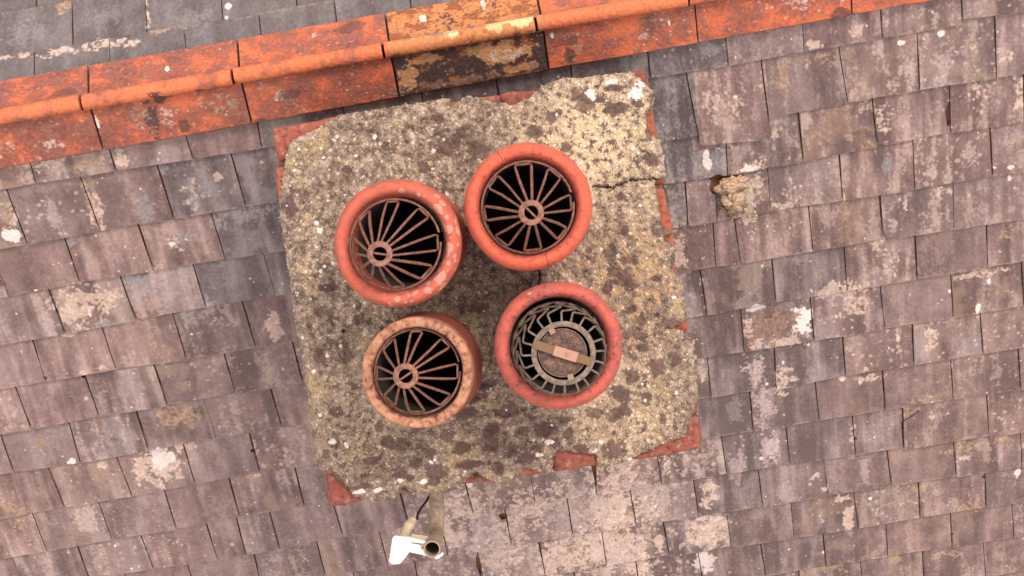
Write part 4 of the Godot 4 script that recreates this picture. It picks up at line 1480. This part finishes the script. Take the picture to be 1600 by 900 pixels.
# ---------------------------------------------------------------- aerial mast and unit
func build_mast() -> void:
	var base := Vector3(-0.3373, 0.22, 0.54)
	var o := thing("aerial_mast", "weathered grey cranked aerial tube with open end, jutting from the chimney's eaves side", "mast", base)
	var look := mottled_metal([212, 190, 158], [160, 142, 114])
	look.metallic = 0.0
	var path := PackedVector3Array([Vector3(-0.3350, 0.22, 0.515), Vector3(-0.3390, 0.22, 0.60), Vector3(-0.3475, 0.221, 0.665)])
	for i in 7:
		var a := PI / 2 * (i + 1) / 8.0
		path.append(Vector3(-0.3495 - 0.0065 * sin(a), 0.222 + 0.045 * (1.0 - cos(a)), 0.668 + 0.042 * sin(a)))
	path.append(Vector3(-0.3560, 0.30, 0.7102))
	path.append(Vector3(-0.3558, 0.59, 0.7097))
	var st := start()
	for i in path.size():
		path[i] -= base
	var radii := PackedFloat32Array()
	for i in path.size():
		radii.append(0.0228 if i < path.size() - 1 else 0.0245)
	tube(st, path, radii, 28, false)
	piece("tube", finish(st), look, o)
	piece("open_end", lathe(PackedVector2Array([Vector2(0.0243, -0.012), Vector2(0.0252, -0.006), Vector2(0.0252, 0.004), Vector2(0.0245, 0.008), Vector2(0.0215, 0.0085), Vector2(0.0205, 0.005), Vector2(0.0203, -0.22), Vector2(0.001, -0.22)]), 32), plain(surface(Color8(176, 160, 140)), 0.75), o, Vector3(-0.3558, 0.595, 0.7097) - base)
	piece("wall_bracket", rough_block(Vector3(0.09, 0.06, 0.012), Vector3i(3, 3, 1), 0.003, 0.0, 0.0), look, o, Vector3(-0.3352, 0.22, 0.562) - base)

	var ub := Vector3(-0.45, 0.40, 0.71)
	var u := thing("aerial_unit", "white plastic aerial housing clamped beside the open tube end, black cable attached", "aerial", ub)
	var white := plain(Color(0.80, 0.79, 0.77), 0.5)
	var cream := plain(surface(Color8(212, 196, 160)), 0.6)
	var px := func(x: float, y: float, h: float) -> Vector2:
		# the outline, traced from the photograph, at the unit's own height
		var k := (CAMERA_Y - h) / 3011.0
		var t := atan(0.169)
		var dx := (x - 800.0) * k
		var dy := (450.0 - y) * k
		return Vector2(dx * cos(t) + dy * sin(t) - ub.x, dx * sin(t) - dy * cos(t) - ub.z)
	var flat := func(list: Array, y0: float, y1: float, ease_by: float) -> ArrayMesh:
		var q := PackedVector2Array()
		for p in list:
			q.append(px.call(p[0], p[1], y1))
		return prism(q, y0 - ub.y, y1 - ub.y, ease_by)
	piece("housing", flat.call([[617, 837.5], [613, 841], [608, 875], [608.5, 878.5], [611.5, 881.5], [616, 882], [624, 881.5], [627, 879], [640, 862.5], [643, 850], [642, 840]], 0.41, 0.455, 0.004), white, u)
	piece("clamp_arm", flat.call([[640, 848.5], [661, 852.5], [667, 856], [668, 868.5], [664, 868.5], [639, 862.5]], 0.415, 0.445, 0.002), white, u)
	piece("clamp_plate", flat.call([[641, 840], [668, 846], [668, 850], [660, 850], [641, 847]], 0.415, 0.440, 0.002), white, u)
	piece("clamp_back", flat.call([[643, 834], [671, 838], [675, 836], [675, 840], [669, 845], [642, 840.5]], 0.395, 0.425, 0.002), cream, u)
	piece("clamp_tip", flat.call([[679, 873.5], [681, 869], [688, 866], [690, 863.5], [693.5, 864], [692, 868], [684, 873.5]], 0.415, 0.44, 0.0015), white, u)
	var screw := px.call(661.5, 854.5, 0.45) as Vector2
	piece("clamp_screw", lathe(PackedVector2Array([Vector2(0.0085, -0.006), Vector2(0.0085, 0.0), Vector2(0.0075, 0.002), Vector2(0.0045, 0.002), Vector2(0.004, -0.002), Vector2(0.001, -0.002)]), 20), cream, u, Vector3(screw.x, 0.452 - ub.y, screw.y))
	var neck := start()
	var n0: Vector2 = px.call(629, 842, 0.44)
	var n1: Vector2 = px.call(636, 827, 0.42)
	var n2: Vector2 = px.call(645, 811.5, 0.40)
	var a0 := Vector3(n0.x, 0.430 - ub.y, n0.y)
	var a1 := Vector3(n1.x, 0.412 - ub.y, n1.y)
	var a2 := Vector3(n2.x, 0.392 - ub.y, n2.y)
	tube(neck, PackedVector3Array([a0, a0.lerp(a1, 0.15), a0.lerp(a1, 0.2), a1, a1.lerp(a2, 0.12), a1.lerp(a2, 0.2), a1.lerp(a2, 0.5), a1.lerp(a2, 0.56), a2]), PackedFloat32Array([0.0175, 0.0175, 0.0152, 0.0148, 0.0148, 0.0168, 0.0165, 0.0150, 0.0135]), 20)
	piece("cable_gland", finish(neck), cream, u)
	var wire := start()
	var curve := Curve3D.new()
	curve.add_point(a2 + Vector3(0.012, 0.0, 0.004), Vector3.ZERO, Vector3(0.004, -0.02, -0.03))
	curve.add_point(Vector3(-0.3615, 0.17, 0.595) - ub, Vector3(-0.02, 0.05, 0.03), Vector3(0.02, -0.05, -0.03))
	curve.add_point(Vector3(-0.335, 0.10, 0.545) - ub)
	tube(wire, curve.tessellate(4, 3), PackedFloat32Array([0.0038]), 8)
	piece("cable", finish(wire), plain(Color(0.10, 0.095, 0.11), 0.5), u)


# ---------------------------------------------------------------- the loose lump of mortar
func build_lump() -> void:
	var at := on_roof(0.79, 0.765, 0.012)
	var o := thing("mortar_lump", "crumbly cream lump of fallen mortar lying on the slates right of the stack", "mortar lump", at)
	var m := plain(Color.WHITE, 0.95)
	var pic := NoiseTexture2D.new()
	pic.width = 256
	pic.height = 256
	pic.seamless = true
	var nz := FastNoiseLite.new()
	nz.frequency = 0.05
	nz.fractal_octaves = 5
	pic.noise = nz
	var ramp := Gradient.new()
	ramp.offsets = PackedFloat32Array([0.2, 0.45, 0.6, 0.85])
	ramp.colors = PackedColorArray([surface(Color8(160, 126, 98)), surface(Color8(204, 172, 138)), surface(Color8(224, 196, 162)), surface(Color8(240, 218, 190))])
	pic.color_ramp = ramp
	m.albedo_texture = pic
	m.uv1_triplanar = true
	m.uv1_scale = Vector3.ONE * 7.0
	var st := start()
	st.set_smooth_group(0)
	for part in [[Vector3(0.006, 0.012, -0.042), Vector3(0.050, 0.017, 0.030), 3.0], [Vector3(0.012, 0.012, 0.018), Vector3(0.036, 0.019, 0.048), 17.0], [Vector3(0.038, 0.006, -0.052), Vector3(0.026, 0.011, 0.016), 31.0]]:
		var c: Vector3 = part[0]
		var half: Vector3 = part[1]
		var rows := 14
		var cols := 22
		var spot := func(i: int, j: int) -> Vector3:
			var th := PI * i / rows
			var ph := TAU * (j % cols) / cols
			var d := Vector3(sin(th) * cos(ph), cos(th), sin(th) * sin(ph))
			var k: float = 0.98 + 0.6 * bumps.get_noise_3dv(d * 14.0 + Vector3.ONE * part[2] * 7.0) + 0.5 * bumps.get_noise_3dv(d * 46.0 + Vector3.ONE * part[2])
			return c + d * half * k
		for i in rows:
			for j in cols:
				var v := [spot.call(i, j), spot.call(i, j + 1), spot.call(i + 1, j + 1), spot.call(i + 1, j)]
				var out: Vector3 = (v[0] + v[2]) * 0.5 - c
				if i > 0:
					tri(st, v[0], v[1], v[2], out)
				if i < rows - 1:
					tri(st, v[0], v[2], v[3], out)
	for i in 26: # crumbs that broke off it
		var c := Vector3(rng.randf_range(-0.04, 0.09), 0.001, rng.randf_range(-0.02, 0.12))
		var half := rng.randf_range(0.002, 0.006)
		st.append_from(rough_block(Vector3(half * 2.4, half * 1.4, half * 2.0), Vector3i(2, 1, 2), half * 0.5, half * 0.6, i * 3.0), 0, Transform3D(Basis(Vector3.UP, rng.randf() * TAU), c))
	var b := piece("mortar_body", finish(st), m, o)
	b.rotation.x = PITCH
